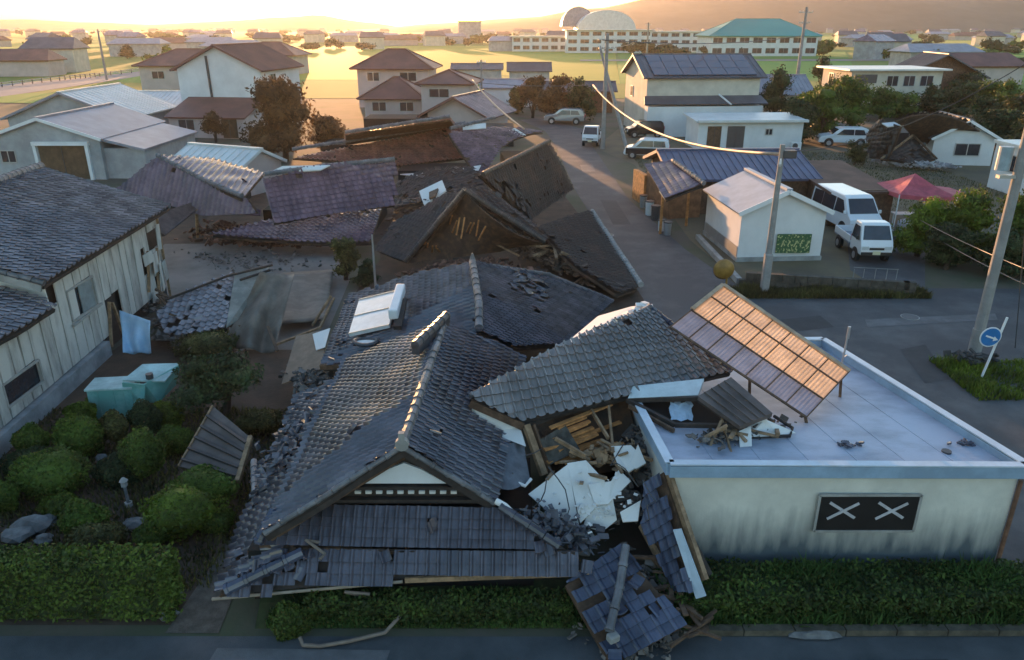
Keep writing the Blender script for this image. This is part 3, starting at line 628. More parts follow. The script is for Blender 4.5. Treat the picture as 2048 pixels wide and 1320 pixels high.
# plaster slabs
slabs = [([(1056, 988, 1.5), (1136, 928, 1.95), (1158, 1048, 1.15), (1128, 1052, 1.1)], 'largest white plaster slab, leftmost of the fallen slabs under the torn wall'),
         ([(1134, 926, 1.95), (1172, 920, 2.0), (1210, 962, 1.8), (1196, 1012, 1.4), (1160, 1046, 1.2)], 'white plaster slab leaning right against the largest slab'),
         ([(1176, 968, 1.72), (1222, 962, 1.78), (1238, 938, 1.9), (1262, 962, 1.75), (1216, 1008, 1.5), (1190, 1010, 1.45)], 'ragged white plaster slab in the middle of the heap'),
         ([(1176, 1024, 1.3), (1226, 998, 1.5), (1234, 1040, 1.2), (1204, 1064, 1.0), (1166, 1052, 1.05)], 'rounded white plaster slab low in the heap'),
         ([(1222, 892, 2.15), (1262, 890, 2.2), (1280, 908, 2.1), (1286, 926, 1.98), (1258, 944, 1.85), (1236, 930, 1.95)], 'jagged white plaster slab highest in the heap'),
         ([(1262, 922, 2.0), (1276, 888, 2.25), (1292, 926, 2.0), (1272, 938, 1.9)], 'small pointed white plaster piece at the right of the highest slab'),
         ([(1240, 1024, 1.45), (1282, 1000, 1.6), (1276, 1042, 1.35), (1246, 1044, 1.3)], 'small white plaster piece beside the hanging roof strip'),
         ([(1144, 1068, 1.0), (1180, 1058, 1.05), (1194, 1078, .95), (1178, 1112, .75), (1152, 1108, .75), (1142, 1088, .85)], 'round dull grey slab below the white plaster heap')]
for l, lab in slabs: tag(MB().slab(px(l), .07).build('plaster_slab', PLASTER if 'grey' not in lab else CONC, bevel=.01), lab, 'slab', 'fallen plaster slabs')
# curved metal sheet in the gap and pale pipe
cs = []
for i in range(9):
    a = i/8; x = 950+88*a; cs += [P(x+8, 878+10*math.sin(a*3), 2.25-.15*a), P(x+22, 958+22*math.sin(a*3.1), 1.75-.1*a)]
tag(MB().add(cs, [(2*i, 2*i+1, 2*i+3, 2*i+2) for i in range(8)]).build('bent_metal_sheet', mat('dull_sheet', (.13, .14, .16), .4, .3, 3, metal=.4), smooth=True), 'bent dull metal sheet in the gap beside the torn wall', 'metal sheet')
tag(MB().tube(px([(1018, 958, 1.75), (1050, 972, 1.65), (1062, 958, 1.7)]), .035, 8).build('bent_pipe', WHITE_M), 'short bent white pipe under the bent metal sheet', 'pipe')
tag(MB().tube(px([(992, 1002, 2.0), (1010, 1012, 1.95), (1022, 1024, 1.85)]), .06, 8).build('bent_pipe', PLASTER), 'short pale pipe at the right end of the white gable', 'pipe')

# ------------------------------------------------------------------ left storehouse with white board walls
st = thing('storehouse', 'white boarded storehouse with big grey tiled roof and broken wall panels', 'house', (-15, 24, 0))
E0, E1 = V((-12.75, 19.7, 3.5)), V((-13.3, 29.2, 3.5)); R0, R1 = V((-17.2, 19.4, 4.98)), V((-17.9, 29.1, 4.98))
T = Tiles(st, TILE_S, .30, .28, .085)
T.area([R0, R1, E1, E0], E1-E0, deck=WOOD_D, broken=lambda p: 0)
L0, L1, L2, L3 = P(112, 612, 2.75), P(-60, 718, 2.75), P(-120, 640, 3.3), P(0, 573, 3.2)
T.area([L0, L1, L2, L3], L1-L0, deck=WOOD_D)
T.finish(300)
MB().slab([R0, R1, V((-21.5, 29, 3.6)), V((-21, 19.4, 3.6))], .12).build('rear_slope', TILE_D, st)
ridge(st, CAP, [R0+V((0,0,.1)), R1+V((0,0,.1))], .14, .25)
ridge(st, CAP, [R1, E1], .09, 0, 'verge_cap'); MB().bar(E0+V((-.1, -.02, -.15)), R0+V((0, -.02, -.15)), .08, .2).build('bargeboard', CONC, st)
ridge(st, CAP, [R0, E0], .08, 0, 'verge_cap')
xw = lambda y: -13.1-.055*(y-20)        # wall line
MB().ext([V((xw(14)-.16, 14, 0)), V((xw(28.6)-.16, 28.6, 0)), V((xw(28.6)-3.5, 28.6, 0)), V((xw(14)-3.5, 14, 0))], (0, 0, 2.55)).build('wall_core', WOOD_D, st)
MB().ext([V((xw(20.4)-.16, 20.4, 2.55)), V((xw(28.6)-.16, 28.6, 2.55)), V((xw(28.6)-8, 28.6, 2.55)), V((xw(20.4)-8, 20.4, 2.55))], (0, 0, .85)).build('wall_core', WOOD_D, st)
MB().ext([V((-13.2, 20.36, 2.4)), V((-22, 20.36, 2.4)), V((-21, 20.36, 3.5)), V((-17.2, 20.36, 4.75)), V((-13.25, 20.36, 3.4))], (0, .05, 0)).build('gable_wall', PLASTER, st)
rg = random.Random(3)
ys = [14]; 
while ys[-1] < 28.2: ys.append(ys[-1]+rg.uniform(.42, .62))
for a, b in zip(ys, ys[1:]):
    top = 3.4 if a > 20.3 else 2.6; bot = .55
    segs = [(bot, top)]
    if 21.2 < a < 22.6: segs = [(bot, 1.75), (2.75, top)]
    elif 17.35 < a < 18.9: segs = [(bot, .85), (1.55, top)]
    elif 22.9 < a < 24.2: segs = [(1.35+rg.uniform(-.3, .4), top)]
    elif 26.3 < a < 27.0: segs = [(bot, 1.5), (2.5, top)]
    elif a >= 27.2: segs = [(1.2, 2.2), (2.9, top)]
    for (z0, z1) in segs:
        g = .028; tl = rg.uniform(-.02, .02) if a < 25.5 else rg.uniform(-.10, .10); ya, yb = a+g, b-g
        o = MB(); o.ext([V((xw(ya), ya, z0)), V((xw(yb), yb, z0)), V((xw(yb)+tl*.3, yb+tl, z1)), V((xw(ya)+tl*.3, ya+tl, z1))], (-.04-abs(tl)*.3, 0, 0)); o.build('wall_board', PLANK, st)
def sidewin(y0, y1, z0, z1, label=None, half=True):
    f = MB(); x = xw((y0+y1)/2)+.03
    for (p, q) in (((y0, z0), (y1, z0)), ((y0, z1), (y1, z1)), ((y0, z0), (y0, z1)), ((y1, z0), (y1, z1))): f.bar((x, p[0], p[1]), (x, q[0], q[1]), .06, .06)
    w_ = f.build('window', CONC, st)
    MB().box((x-.10, (y0+y1)/2, (z0+z1)/2), (.03, y1-y0, z1-z0)).build('pane', GLASS, w_)
    if half: MB().box((x-.05, y0+(y1-y0)*.72, (z0+z1)/2), (.03, (y1-y0)*.5, z1-z0-.06)).build('pane', GLASS_P, w_)
sidewin(21.25, 22.75, 1.78, 2.72); sidewin(17.4, 19.0, .88, 1.52, half=False)
MB().bar((xw(21)+.06, 21.1, 1.7), (xw(23)+.06, 23.0, 1.72), .07, .07).build('sill', CONC, st)
MB().ext([V((xw(14)+.16, 14, 0)), V((xw(22.8)+.16, 22.8, 0)), V((xw(22.8)-.2, 22.8, 0)), V((xw(14)-.2, 14, 0))], (0, 0, .5)).build('plinth', mat('plinth_concrete', (.24, .26, .28), .85, .25, 1.5), st)
for (a, b) in (((27.2, .2), (27.9, 2.2)), ((23.0, .2), (23.5, 1.6)), ((24.0, .2), (23.7, 1.5)), ((26.5, .9), (27.1, 2.3)), ((28.3, .1), (28.4, 3.2))):
    MB().bar((xw(a[0])+.08, a[0], a[1]), (xw(b[0])+.05, b[0], b[1]), .09, .07).build('bent_board', WOOD_L, st)
for i in range(7):
    y = rg.uniform(26.2, 28.4); z = rg.uniform(.4, 2.6); MB().box((xw(y)+.12, y, z), (.03, rg.uniform(.2, .6), rg.uniform(.4, 1.1)), Matrix.Rotation(rg.uniform(-.5, .5), 3, 'X')@Matrix.Rotation(rg.uniform(-.2, .3), 3, 'Z')).build('loose_board', PLANK, st)

# ------------------------------------------------------------------ garden
hd = thing('hedge', 'long clipped green hedge beside the front road', 'hedge', (-10, 11.05, 0))
rgn = np.random.default_rng(4); n = 15000
def hedge_fol(parent, x0, x1, y0, y1, h, n, size, m, seed):
    rgn = np.random.default_rng(seed)
    pts = np.c_[rgn.uniform(x0, x1, n), rgn.uniform(y0, y1, n), rgn.uniform(.05, h, n)]
    k = rgn.integers(0, 4, n); e = rgn.normal(0, .035, n)
    pts[k == 0, 1] = y0+e[k == 0]; pts[k == 1, 2] = h+e[k == 1]+.03*np.sin(pts[k == 1, 0]*5); pts[k == 2, 1] = y0+e[k == 2]+.03*np.sin(pts[k == 2, 0]*4); s = k == 3; pts[s, 2] = h+e[s]
    ends = rgn.random(n) < .12; pts[ends, 0] = x1+e[ends]; pts[ends, 2] = rgn.uniform(.05, h, ends.sum())
    d = rgn.normal(size=(n, 3)); d[:, 2] += .5; d[:, 1] -= .5; d /= np.linalg.norm(d, axis=1)[:, None]
    t = np.cross(d, rgn.normal(size=(n, 3))); t /= np.linalg.norm(t, axis=1)[:, None]; b = np.cross(d, t); sz = size*(.6+.8*rgn.random(n))[:, None]
    q = np.stack([pts-t*sz, pts-b*sz*.5, pts+t*sz, pts+b*sz*.5], 1).reshape(-1, 3)
    npmesh('foliage', q, np.arange(n*4).reshape(-1, 4), m, parent)
hedge_fol(hd, -14, -6.15, 10.78, 11.38, 1.22, 15000, .04, L_GRN, 4)
MB().box((-10.1, 11.1, .58), (7.8, .5, 1.14)).build('branch_core', L_DRK, hd)
sc = lambda x, y, z: 1/1518*(P(x, y, z).y*math.cos(TH)+(H-z)*math.sin(TH))
sh_list = [
 ('large round clipped shrub near the white storehouse', 105, 945, .55, 72, 46, L_GRN), ('tall shrub with bare pale stem in the middle of the garden', 285, 905, .75, 44, 48, L_GRN),
 ('flat bright clipped dome shrub nearest the path', 362, 1020, .5, 80, 44, L_BRT), ('small round shrub left of the bright dome shrub', 165, 1036, .42, 46, 36, L_GRN),
 ('low flat shrub just behind the hedge', 190, 1074, .3, 56, 24, L_OLV), ('round shrub below the pale teal box', 158, 872, .55, 46, 42, L_GRN),
 ('small bright shrub at the front of the teal box', 163, 826, .5, 30, 22, L_BRT), ('spiky olive shrub right of the round shrubs', 228, 852, .6, 26, 32, L_OLV),
 ('dark brown-green shrub right of the teal box', 290, 836, .55, 32, 36, L_DRK), ('dark dome shrub behind the bright dome shrub', 405, 972, .5, 66, 34, L_GRN),
 ('shrub cut by the left edge beside stones', 6, 992, .45, 26, 34, L_GRN), ('small olive shrub by the broken tiles of the left skirt roof', 520, 842, .4, 42, 20, L_OLV),
 ('yellow-green shrub under the fallen tiled lean-to', 415, 690, .4, 62, 26, L_OLV), ('low dark shrub between the hedge and the path', 60, 925, .3, 50, 26, L_DRK),
 ('dark low shrub in the shade behind the tall shrub', 240, 940, .3, 50, 40, L_DRK), ('round shrub left of the spiky olive shrub', 205, 800, .4, 30, 24, L_GRN), ('green shrub beside the tipped brown metal panel', 345, 880, .35, 34, 30, L_GRN), ('pale green shrub behind the tall stemmed shrub', 330, 830, .4, 34, 28, L_BRT), ('low green shrub at the path edge beside the skirt roof', 432, 1040, .25, 34, 22, L_GRN), ('low shrub between the rocks and the round shrub', 120, 1010, .25, 36, 20, L_BRT), ('shrub against the storehouse plinth', 62, 880, .4, 34, 30, L_GRN), ('small shrub behind the hedge at its right end', 300, 1070, .28, 34, 22, L_GRN), ('green clump at the roadside under the sagging eave', 580, 1240, .25, 40, 36, L_GRN)]
for i, (lab, x, y, z, rx, ry, m) in enumerate(sh_list):
    s = sc(x, y, z); shrub(lab, P(x, y, z), (rx*s, rx*s*.8, min(ry*s, z+.12)), m, i, n=3600, size=.04)
pt = thing('pine_tree', 'broad dark pine in the garden beside the broken skirt roof', 'tree', P(440, 800, 0))
c0 = P(440, 760, 1.1); rg = random.Random(8)
foliage('crown', L_DRK, pt, [(c0+V((rg.uniform(-1.1, 1.1), rg.uniform(-.6, .7), rg.uniform(-.45, .5))), (rg.uniform(.45, .7), .55, rg.uniform(.2, .34))) for _ in range(10)], 5200, .06, 3, core=.55)
MB().tube([(c0.x, c0.y, -.1), (c0.x+.15, c0.y, .6), (c0.x, c0.y, 1.3)], [.12, .09, .04], 7).build('trunk', BARK, pt)
def rock(lab, c, r, seed, m=STONE):
    bm = bmesh.new(); bmesh.ops.create_icosphere(bm, subdivisions=2, radius=1); rg = random.Random(seed)
    ph = [rg.uniform(0, 6) for _ in range(3)]
    mb = MB(); bm.verts.index_update()
    for v in bm.verts:
        k = 1+.2*math.sin(v.co.x*3+ph[0])+.2*math.sin(v.co.y*4+ph[1])+.15*math.sin(v.co.z*5+ph[2]); mb.v.append(V(c)+V((v.co.x*r[0]*k, v.co.y*r[1]*k, v.co.z*r[2]*k)))
    mb.f = [tuple(v.index for v in f.verts) for f in bm.faces]; bm.free(); return tag(mb.build('garden_rock', m), lab, 'rock', 'garden rocks')
for i, (x, y, r, lab) in enumerate(((62, 1048, .36, 'grey rock at the left behind the hedge'), (95, 1042, .22, 'long low rock right of the grey rock'), (30, 1072, .3, 'dark rock nearest the left edge'), (88, 1078, .2, 'small rock just behind the hedge'),
      (335, 1228, .2, 'pale rock at the hedge end by the road'), (352, 1192, .15, 'small pale rock behind the hedge-end rock'), (270, 1048, .25, 'dark rock right of the small round shrub'), (205, 920, .2, 'rock between the round shrubs'), (944, 1242, .09, 'small white stone on the front verge'))):
    rock(lab, P(x, y, r*.4), (r, r*.7, r*.55), i, STONE if i != 8 else PLASTER)
sl_ = thing('stone_lantern', 'thin grey stone lantern standing among the shrubs', 'stone lantern', P(258, 1010, 0)); b = P(258, 1012, 0)
MB().cyl(b+V((0,0,.05)), (0,0,1), .09, .1, 8).build('base', CONC, sl_); MB().cyl(b+V((0,0,.3)), (0,0,1), .035, .42, 8).build('post', STONE, sl_); MB().box(b+V((0,0,.58)), (.10, .10, .12)).build('lamp_box', CONC, sl_); MB().cyl(b+V((0,0,.70)), (0,0,1), .10, .08, 6, .03).build('cap', CONC, sl_)
# teal boxes
tb = thing('teal_box', 'teal sheet-metal storage box with pale lid beside the storehouse', 'storage box', P(235, 820, 0))
c = P(232, 795, .5); rz = Matrix.Rotation(.12, 3, 'Z'); MB().box(c+V((0, 0, -.08)), (1.15, .7, .95), rz).build('body', TEAL, tb, bevel=.02); MB().box(c+V((0, 0, .43)), (1.22, .78, .06), rz).build('lid', TEAL_P, tb, bevel=.01)
for k in (-.3, .1, .35): MB().box(c+rz@V((k, -.36, -.06)), (.03, .02, .9), rz).build('rib', TEAL, tb)
t2 = thing('crumpled_teal_shed', 'crumpled teal metal shed with pale roof behind the teal box', 'shed', P(310, 790, 0))
MB().slab(px([(245, 760, 1.15), (285, 728, 1.25), (360, 726, 1.1), (330, 762, .95)]), .05).build('roof', TEAL_P, t2)
MB().slab(px([(290, 768, 1.0), (362, 728, 1.1), (352, 770, .55), (318, 806, .35), (288, 804, .4)]), .05).build('side_panel', TEAL, t2)
MB().slab(px([(246, 764, 1.1), (292, 768, 1.02), (290, 812, .4), (252, 806, .4)]), .05, False).build('front_panel', TEAL, t2)
MB().cyl(P(299, 752, 1.12), (0, 0, 1), .1, .14, 8).build('cap', STEEL_D, t2)
# brown ribbed sheet roof
bs = thing('fallen_sheet_roof', 'brown ribbed metal roof panel tipped against the left skirt roof', 'roof panel', P(430, 930, 0))
q = [P(426, 812, 1.35), P(497, 872, 1.1), P(470, 962, .6), P(358, 932, .5)]
MB().slab(q, .05).build('sheet', SHEET_BR, bs)
for k in range(1, 6): MB().bar(q[0].lerp(q[3], k/5.5)+V((0,0,.03)), q[1].lerp(q[2], k/5.5)+V((0,0,.03)), .07, .05).build('rib', mat('dark_rib', (.035, .03, .03), .6, .2, 3) if k == 1 else bpy.data.materials['dark_rib'], bs)
MB().bar(q[1]+V((.05, 0, -.02)), q[2]+V((.05, 0, -.02)), .10, .12).build('edge_board', WOOD_L, bs); MB().bar(q[0], q[3], .04, .08).build('edge_board', WOOD_L, bs)
# cloth helper
def cloth(name, lab, cat, grid, m, amp=.04, seed=0, nu=14, nv=12):
    """grid: 4 corner points (tl, tr, br, bl) draped with folds"""
    a, b, c, d = [V(p) for p in grid]; vs = []; fs = []
    for j in range(nv+1):
        for i in range(nu+1):
            u, v = i/nu, j/nv; p = a.lerp(b, u).lerp(d.lerp(c, u), v); k = math.sin(u*11+seed+1.5*math.sin(v*3))*amp*(.3+v)+math.sin(v*7+u*4+seed)*amp*.6
            vs.append(p+V((k*.4, -k, k*.7)))
    for j in range(nv):
        for i in range(nu): fs.append((j*(nu+1)+i, j*(nu+1)+i+1, (j+1)*(nu+1)+i+1, (j+1)*(nu+1)+i))
    o = MB().add(vs, fs).build(name, m, smooth=True); sf = o.modifiers.new('thick', 'SOLIDIFY'); sf.thickness = .012
    return tag(o, lab, cat)
cloth('tarpaulin', 'pale blue tarpaulin draped beside the storehouse corner', 'tarpaulin', [P(240, 622, 1.6), P(300, 640, 1.6), P(302, 705, .5), P(248, 708, .5)], TARP_B, .09, 1)
cloth('tarpaulin', 'grey-brown tarpaulin hanging in folds over the fallen lean-to', 'tarpaulin', [P(520, 545, 2.0), P(590, 548, 1.9), P(548, 706, .2), P(446, 690, .3)], TARP_G, .17, 2, 30, 18)
cloth('tarpaulin', 'flat grey tarpaulin spread over the yard behind the fallen lean-to', 'tarpaulin', [P(560, 545, .5), P(668, 540, .35), P(650, 640, .3), P(552, 650, .4)], TARP_G, .06, 4, 16, 14)
# fallen tiled lean-to in the yard
fl = thing('fallen_lean_to', 'grey tiled lean-to roof lying tilted in the yard', 'roof piece', P(400, 640, 0))
T = Tiles(fl, TILE_S, .27, .25, .07); q = [P(345, 596, 1.2), P(470, 545, 1.75), P(452, 655, .8), P(335, 676, .35), P(318, 632, .7)]
T.area(q, q[2]-q[3], deck=WOOD_D, broken=lambda p: .35 if p.x < -10.5 and p.z < .8 else .03); T.finish(300)
MB().slab([P(470, 545, 1.8), P(540, 530, 1.95), P(475, 640, .85), P(452, 655, .82)], .04).build('bare_boarding', mat('grey_board', (.26, .25, .22), .85, .25, 2), fl)
for (a, b) in (((455, 552, 1.85), (545, 530, 1.95)), ((480, 560, 1.75), (540, 540, 1.85)), ((330, 600, 1.2), (470, 546, 1.85))): MB().bar(P(*a), P(*b), .07, .07).build('batten', WOOD_D, fl)
bp_ = thing('brown_board', 'pale brown plywood sheet leaning on the rear wing eave', 'board', P(600, 720, 0))
MB().slab(px([(592, 672, 1.0), (658, 658, 1.35), (640, 742, .95), (563, 768, .55)]), .04).build('sheet', mat('plywood', (.24, .17, .12), .85, .15, 3), bp_)
MB().slab(px([(625, 668, 1.22), (660, 656, 1.42), (650, 694, 1.25), (632, 700, 1.1)]), .02).build('torn_sheet', PLASTER, bp_)
for i, (a, b, lab) in enumerate((((625, 650, .5), (662, 592, 1.3), 'pale timber pole leaning left of the solar heater'), ((640, 655, .5), (668, 596, 1.2), 'thin timber pole beside the leaning pale pole'), ((550, 690, .4), (640, 655, .5), 'grey plank lying below the leaning poles'))):
    tag(MB().bar(P(*a), P(*b), .07, .07).build('timber_pole', WOOD_L), lab, 'pole')

# ------------------------------------------------------------------ collapsed houses in the middle ground
def wreck(name, lab, areas, m, loc, caps=(), nparts=300, tw=.30, tl=.27, deck=DECK, core=None, capm=CAP, hump=.085):
    t = thing(name, lab, 'house', loc); T = Tiles(t, m, tw, tl, hump)
    for (l, e0, e1, br) in areas:
        pts = px(l); T.area(pts, pts[e1]-pts[e0], deck=deck, broken=br)
    T.finish(nparts)
    for c in caps: ridge(t, capm, [p+V((0, 0, .05)) for p in px(c)], .11, .08)
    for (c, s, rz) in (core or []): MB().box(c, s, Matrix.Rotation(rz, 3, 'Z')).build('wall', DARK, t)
    return t
brk1 = lambda f: (lambda p: f)
bA = P(930, 383, 3.6)
def br_r1(p): return .75 if (p-P(930, 450, 2.4)).length < 1.1 or (p-P(855, 500, 1.2)).length < .9 else .06
wr1 = wreck('brown_collapsed_house', 'brown collapsed house with steep pyramid roof shedding its tiles', [
    ([(930, 383, 3.7), (1088, 484, 1.6), (1000, 500, 1.1), (812, 524, .75)], 3, 2, br_r1),
    ([(930, 383, 3.7), (812, 524, .75), (752, 500, .7), (790, 448, 1.6), (870, 398, 3.0)], 2, 1, lambda p: .1),
    ([(930, 383, 3.7), (968, 372, 3.6), (1100, 475, 1.7), (1088, 484, 1.6)], 2, 3, lambda p: .08)], TILE_BR, P(930, 500, 0),
    [[(812, 524, .8), (930, 383, 3.75)], [(930, 383, 3.75), (1090, 485, 1.65)]], core=[(P(925, 470, 0)+V((0, 1, .6)), (3.5, 2.2, 1.4), 0)], capm=TILE_BR)
rgb = random.Random(9)
for k in range(8):
    a = P(905+k*9+rgb.uniform(-4, 4), 425+k*2+rgb.uniform(0, 16), 2.9-.1*rgb.random()); b = P(895+k*9+rgb.uniform(-5, 5), 462+k*3+rgb.uniform(-12, 8), 2.15); MB().bar(a, b, .05, .05).build('batten', WOOD_O, wr1)
for k in range(7):
    a = P(842+k*6+rgb.uniform(-4, 4), 480+k*2+rgb.uniform(0, 10), 1.62); b = P(826+k*9+rgb.uniform(-5, 5), 512-k-rgb.uniform(0, 8), .98); MB().bar(a, b, .06, .05).build('batten', WOOD_O, wr1)
wreck('crushed_russet_house', 'crushed russet roof between the mauve lane roof and the brown pyramid roof', [
    ([(792, 356, 2.2), (960, 346, 2.9), (985, 402, 2.5), (930, 392, 3.0), (850, 412, 2.2), (790, 424, 1.1)], 5, 4, lambda p: .45)], TILE_BR, P(870, 400, 0), [], core=[(P(870, 400, 0)+V((0, 3.5, .7)), (5, 3, 1.5), 0)], capm=TILE_BR)
t = thing('broken_white_gable', 'white plaster gable fragment leaning on the brown collapsed house', 'wall fragment', P(866, 395, 2.5))
MB().slab(px([(838, 382, 2.7), (884, 360, 3.15), (892, 380, 2.95), (848, 410, 2.35)]), .08).build('plaster', PLASTER, t); MB().slab(px([(858, 384, 2.85), (876, 376, 3.0), (870, 392, 2.8), (858, 396, 2.7)]), .1).build('hole', WOOD, t)
wreck('brown_lane_house', 'brown tiled roof slumped beside the lane, torn along its lower edge', [
    ([(966, 350, 3.7), (1098, 284, 3.9), (1143, 378, .7), (1066, 438, .8), (1000, 398, 2.2)], 3, 2, lambda p: .6 if (p-P(1010, 402, 2.0)).length < 1.3 else .05)], TILE_BR, P(1060, 400, 0),
    [[(966, 350, 3.7), (1098, 284, 3.95)]], core=[(P(1050, 380, 0)+V((0, 3, .9)), (3, 4, 1.8), .1)], capm=TILE_BR)
wreck('brown_slumped_roof', 'dark brown roof plane slumped flat to the edge of the lane', [
    ([(1076, 456, 1.9), (1180, 424, 1.0), (1278, 572, .35), (1236, 592, .5), (1150, 528, 1.3)], 2, 1, lambda p: .05)], TILE_BR, P(1180, 520, 0), [[(1184, 424, 1.05), (1282, 572, .4)]], capm=CONC, core=[(P(1150, 500, 0)+V((0, .6, .35)), (1.6, 2.4, .7), .3)])
wreck('mauve_lane_roof', 'mauve tiled roof with pale torn end at the head of the lane', [
    ([(900, 262, 3.6), (992, 238, 4.0), (1085, 268, 2.2), (1000, 300, 2.2), (968, 345, 1.6), (905, 322, 1.8)], 5, 4, lambda p: .08)], TILE_P, P(980, 320, 0), [[(900, 258, 3.7), (990, 236, 4.1)]], nparts=0, core=[(P(970, 300, 0)+V((0, 4, .8)), (5, 4, 1.6), 0)])
tag(MB().slab(px([(925, 250, 3.8), (972, 246, 3.9), (972, 256, 3.6), (926, 260, 3.5)]), .06).build('roof_sheet', WHITE_M), 'small white sheet on the mauve lane roof', 'sheet')
tag(MB().slab(px([(1012, 262, 3.0), (1030, 256, 3.2), (1052, 270, 2.8), (1025, 276, 2.6)]), .06).build('roof_sheet', PLASTER), 'pale plaster piece at the right end of the mauve lane roof', 'sheet')
tag(MB().slab(px([(800, 348, 2.4), (890, 342, 2.5), (962, 330, 2.7), (955, 344, 2.4), (880, 356, 2.2)]), .06).build('roof_sheet', PLASTER), 'long pale fascia strip above the brown collapsed house', 'sheet')
wreck('russet_long_house', 'long russet tiled roof sunk low behind the mauve roofs', [
    ([(585, 302, 2.6), (930, 250, 3.4), (938, 316, 1.6), (800, 330, 1.5), (588, 330, 1.6)], 4, 2, lambda p: .02)], TILE_R, P(760, 330, 0), [[(585, 300, 2.7), (930, 247, 3.5)]], nparts=0, core=[(P(760, 330, 0)+V((0, 4, .6)), (10, 4, 1.3), 0)], tl=.3)
wreck('russet_rear_house', 'short russet roof rising behind the long russet roof', [
    ([(690, 268, 3.6), (900, 236, 4.4), (915, 252, 3.0), (690, 285, 2.6)], 3, 2, lambda p: .02)], TILE_R, P(800, 285, 0), [[(690, 266, 3.7), (900, 234, 4.5)]], nparts=0, core=[(P(800, 285, 0)+V((0, 6, .8)), (8, 4, 1.8), 0)], tl=.3)
wreck('sagging_mauve_house', 'mauve tiled house with its long ridge sagging into the yard', [
    ([(315, 314, 3.9), (485, 396, 2.5), (525, 428, 1.7), (400, 430, 1.5), (240, 378, 2.2)], 4, 3, lambda p: .006),
    ([(315, 312, 3.9), (420, 318, 3.3), (528, 348, 2.4), (485, 396, 2.5)], 1, 2, lambda p: .02)], TILE_P, P(380, 430, 0), [[(315, 312, 3.95), (405, 360, 3.05), (485, 394, 2.55)]], core=[(P(380, 420, 0)+V((0, 2, .7)), (5, 3, 1.4), 0)])
mm = wreck('broken_mauve_house', 'wide mauve tiled house with buckled ridge and second eave pancaked below', [
    ([(528, 352, 3.5), (650, 336, 3.6), (790, 322, 3.8), (790, 410, 1.9), (690, 422, 1.8), (548, 446, 1.6)], 5, 3, lambda p: .006),
    ([(425, 470, .8), (640, 420, 1.6), (762, 418, 1.6), (742, 486, .7), (600, 482, .75)], 4, 3, lambda p: .015)], TILE_P, P(640, 480, 0), [[(528, 350, 3.55), (650, 334, 3.65), (790, 320, 3.85)]], core=[(P(640, 460, 0)+V((0, 2, .5)), (6, 3.4, 1.0), 0)])
MB().slab(px([(535, 346, 3.5), (565, 332, 3.8), (660, 330, 3.8), (640, 340, 3.65)]), .06).build('bare_ridge', PLASTER, mm)
MB().slab(px([(400, 408, 1.7), (430, 400, 1.8), (522, 420, 1.6), (520, 430, 1.4), (400, 424, 1.4)]), .06).build('porch_roof', TILE_P, mm)
MB().bar(P(393, 425, 1.5), P(395, 475, .1), .12).build('post', WOOD_L, mm)
# grey lean-to roof by the storehouse far end
tag(MB().slab(px([(280, 440, 1.9), (410, 395, 2.0), (415, 402, 1.9), (330, 470, 1.2), (290, 470, 1.2)]), .08).build('lean_to_roof', mat('dusty_sheet', (.10, .075, .07), .8, .3, 2)), 'dusty brown lean-to roof behind the storehouse corner', 'roof')

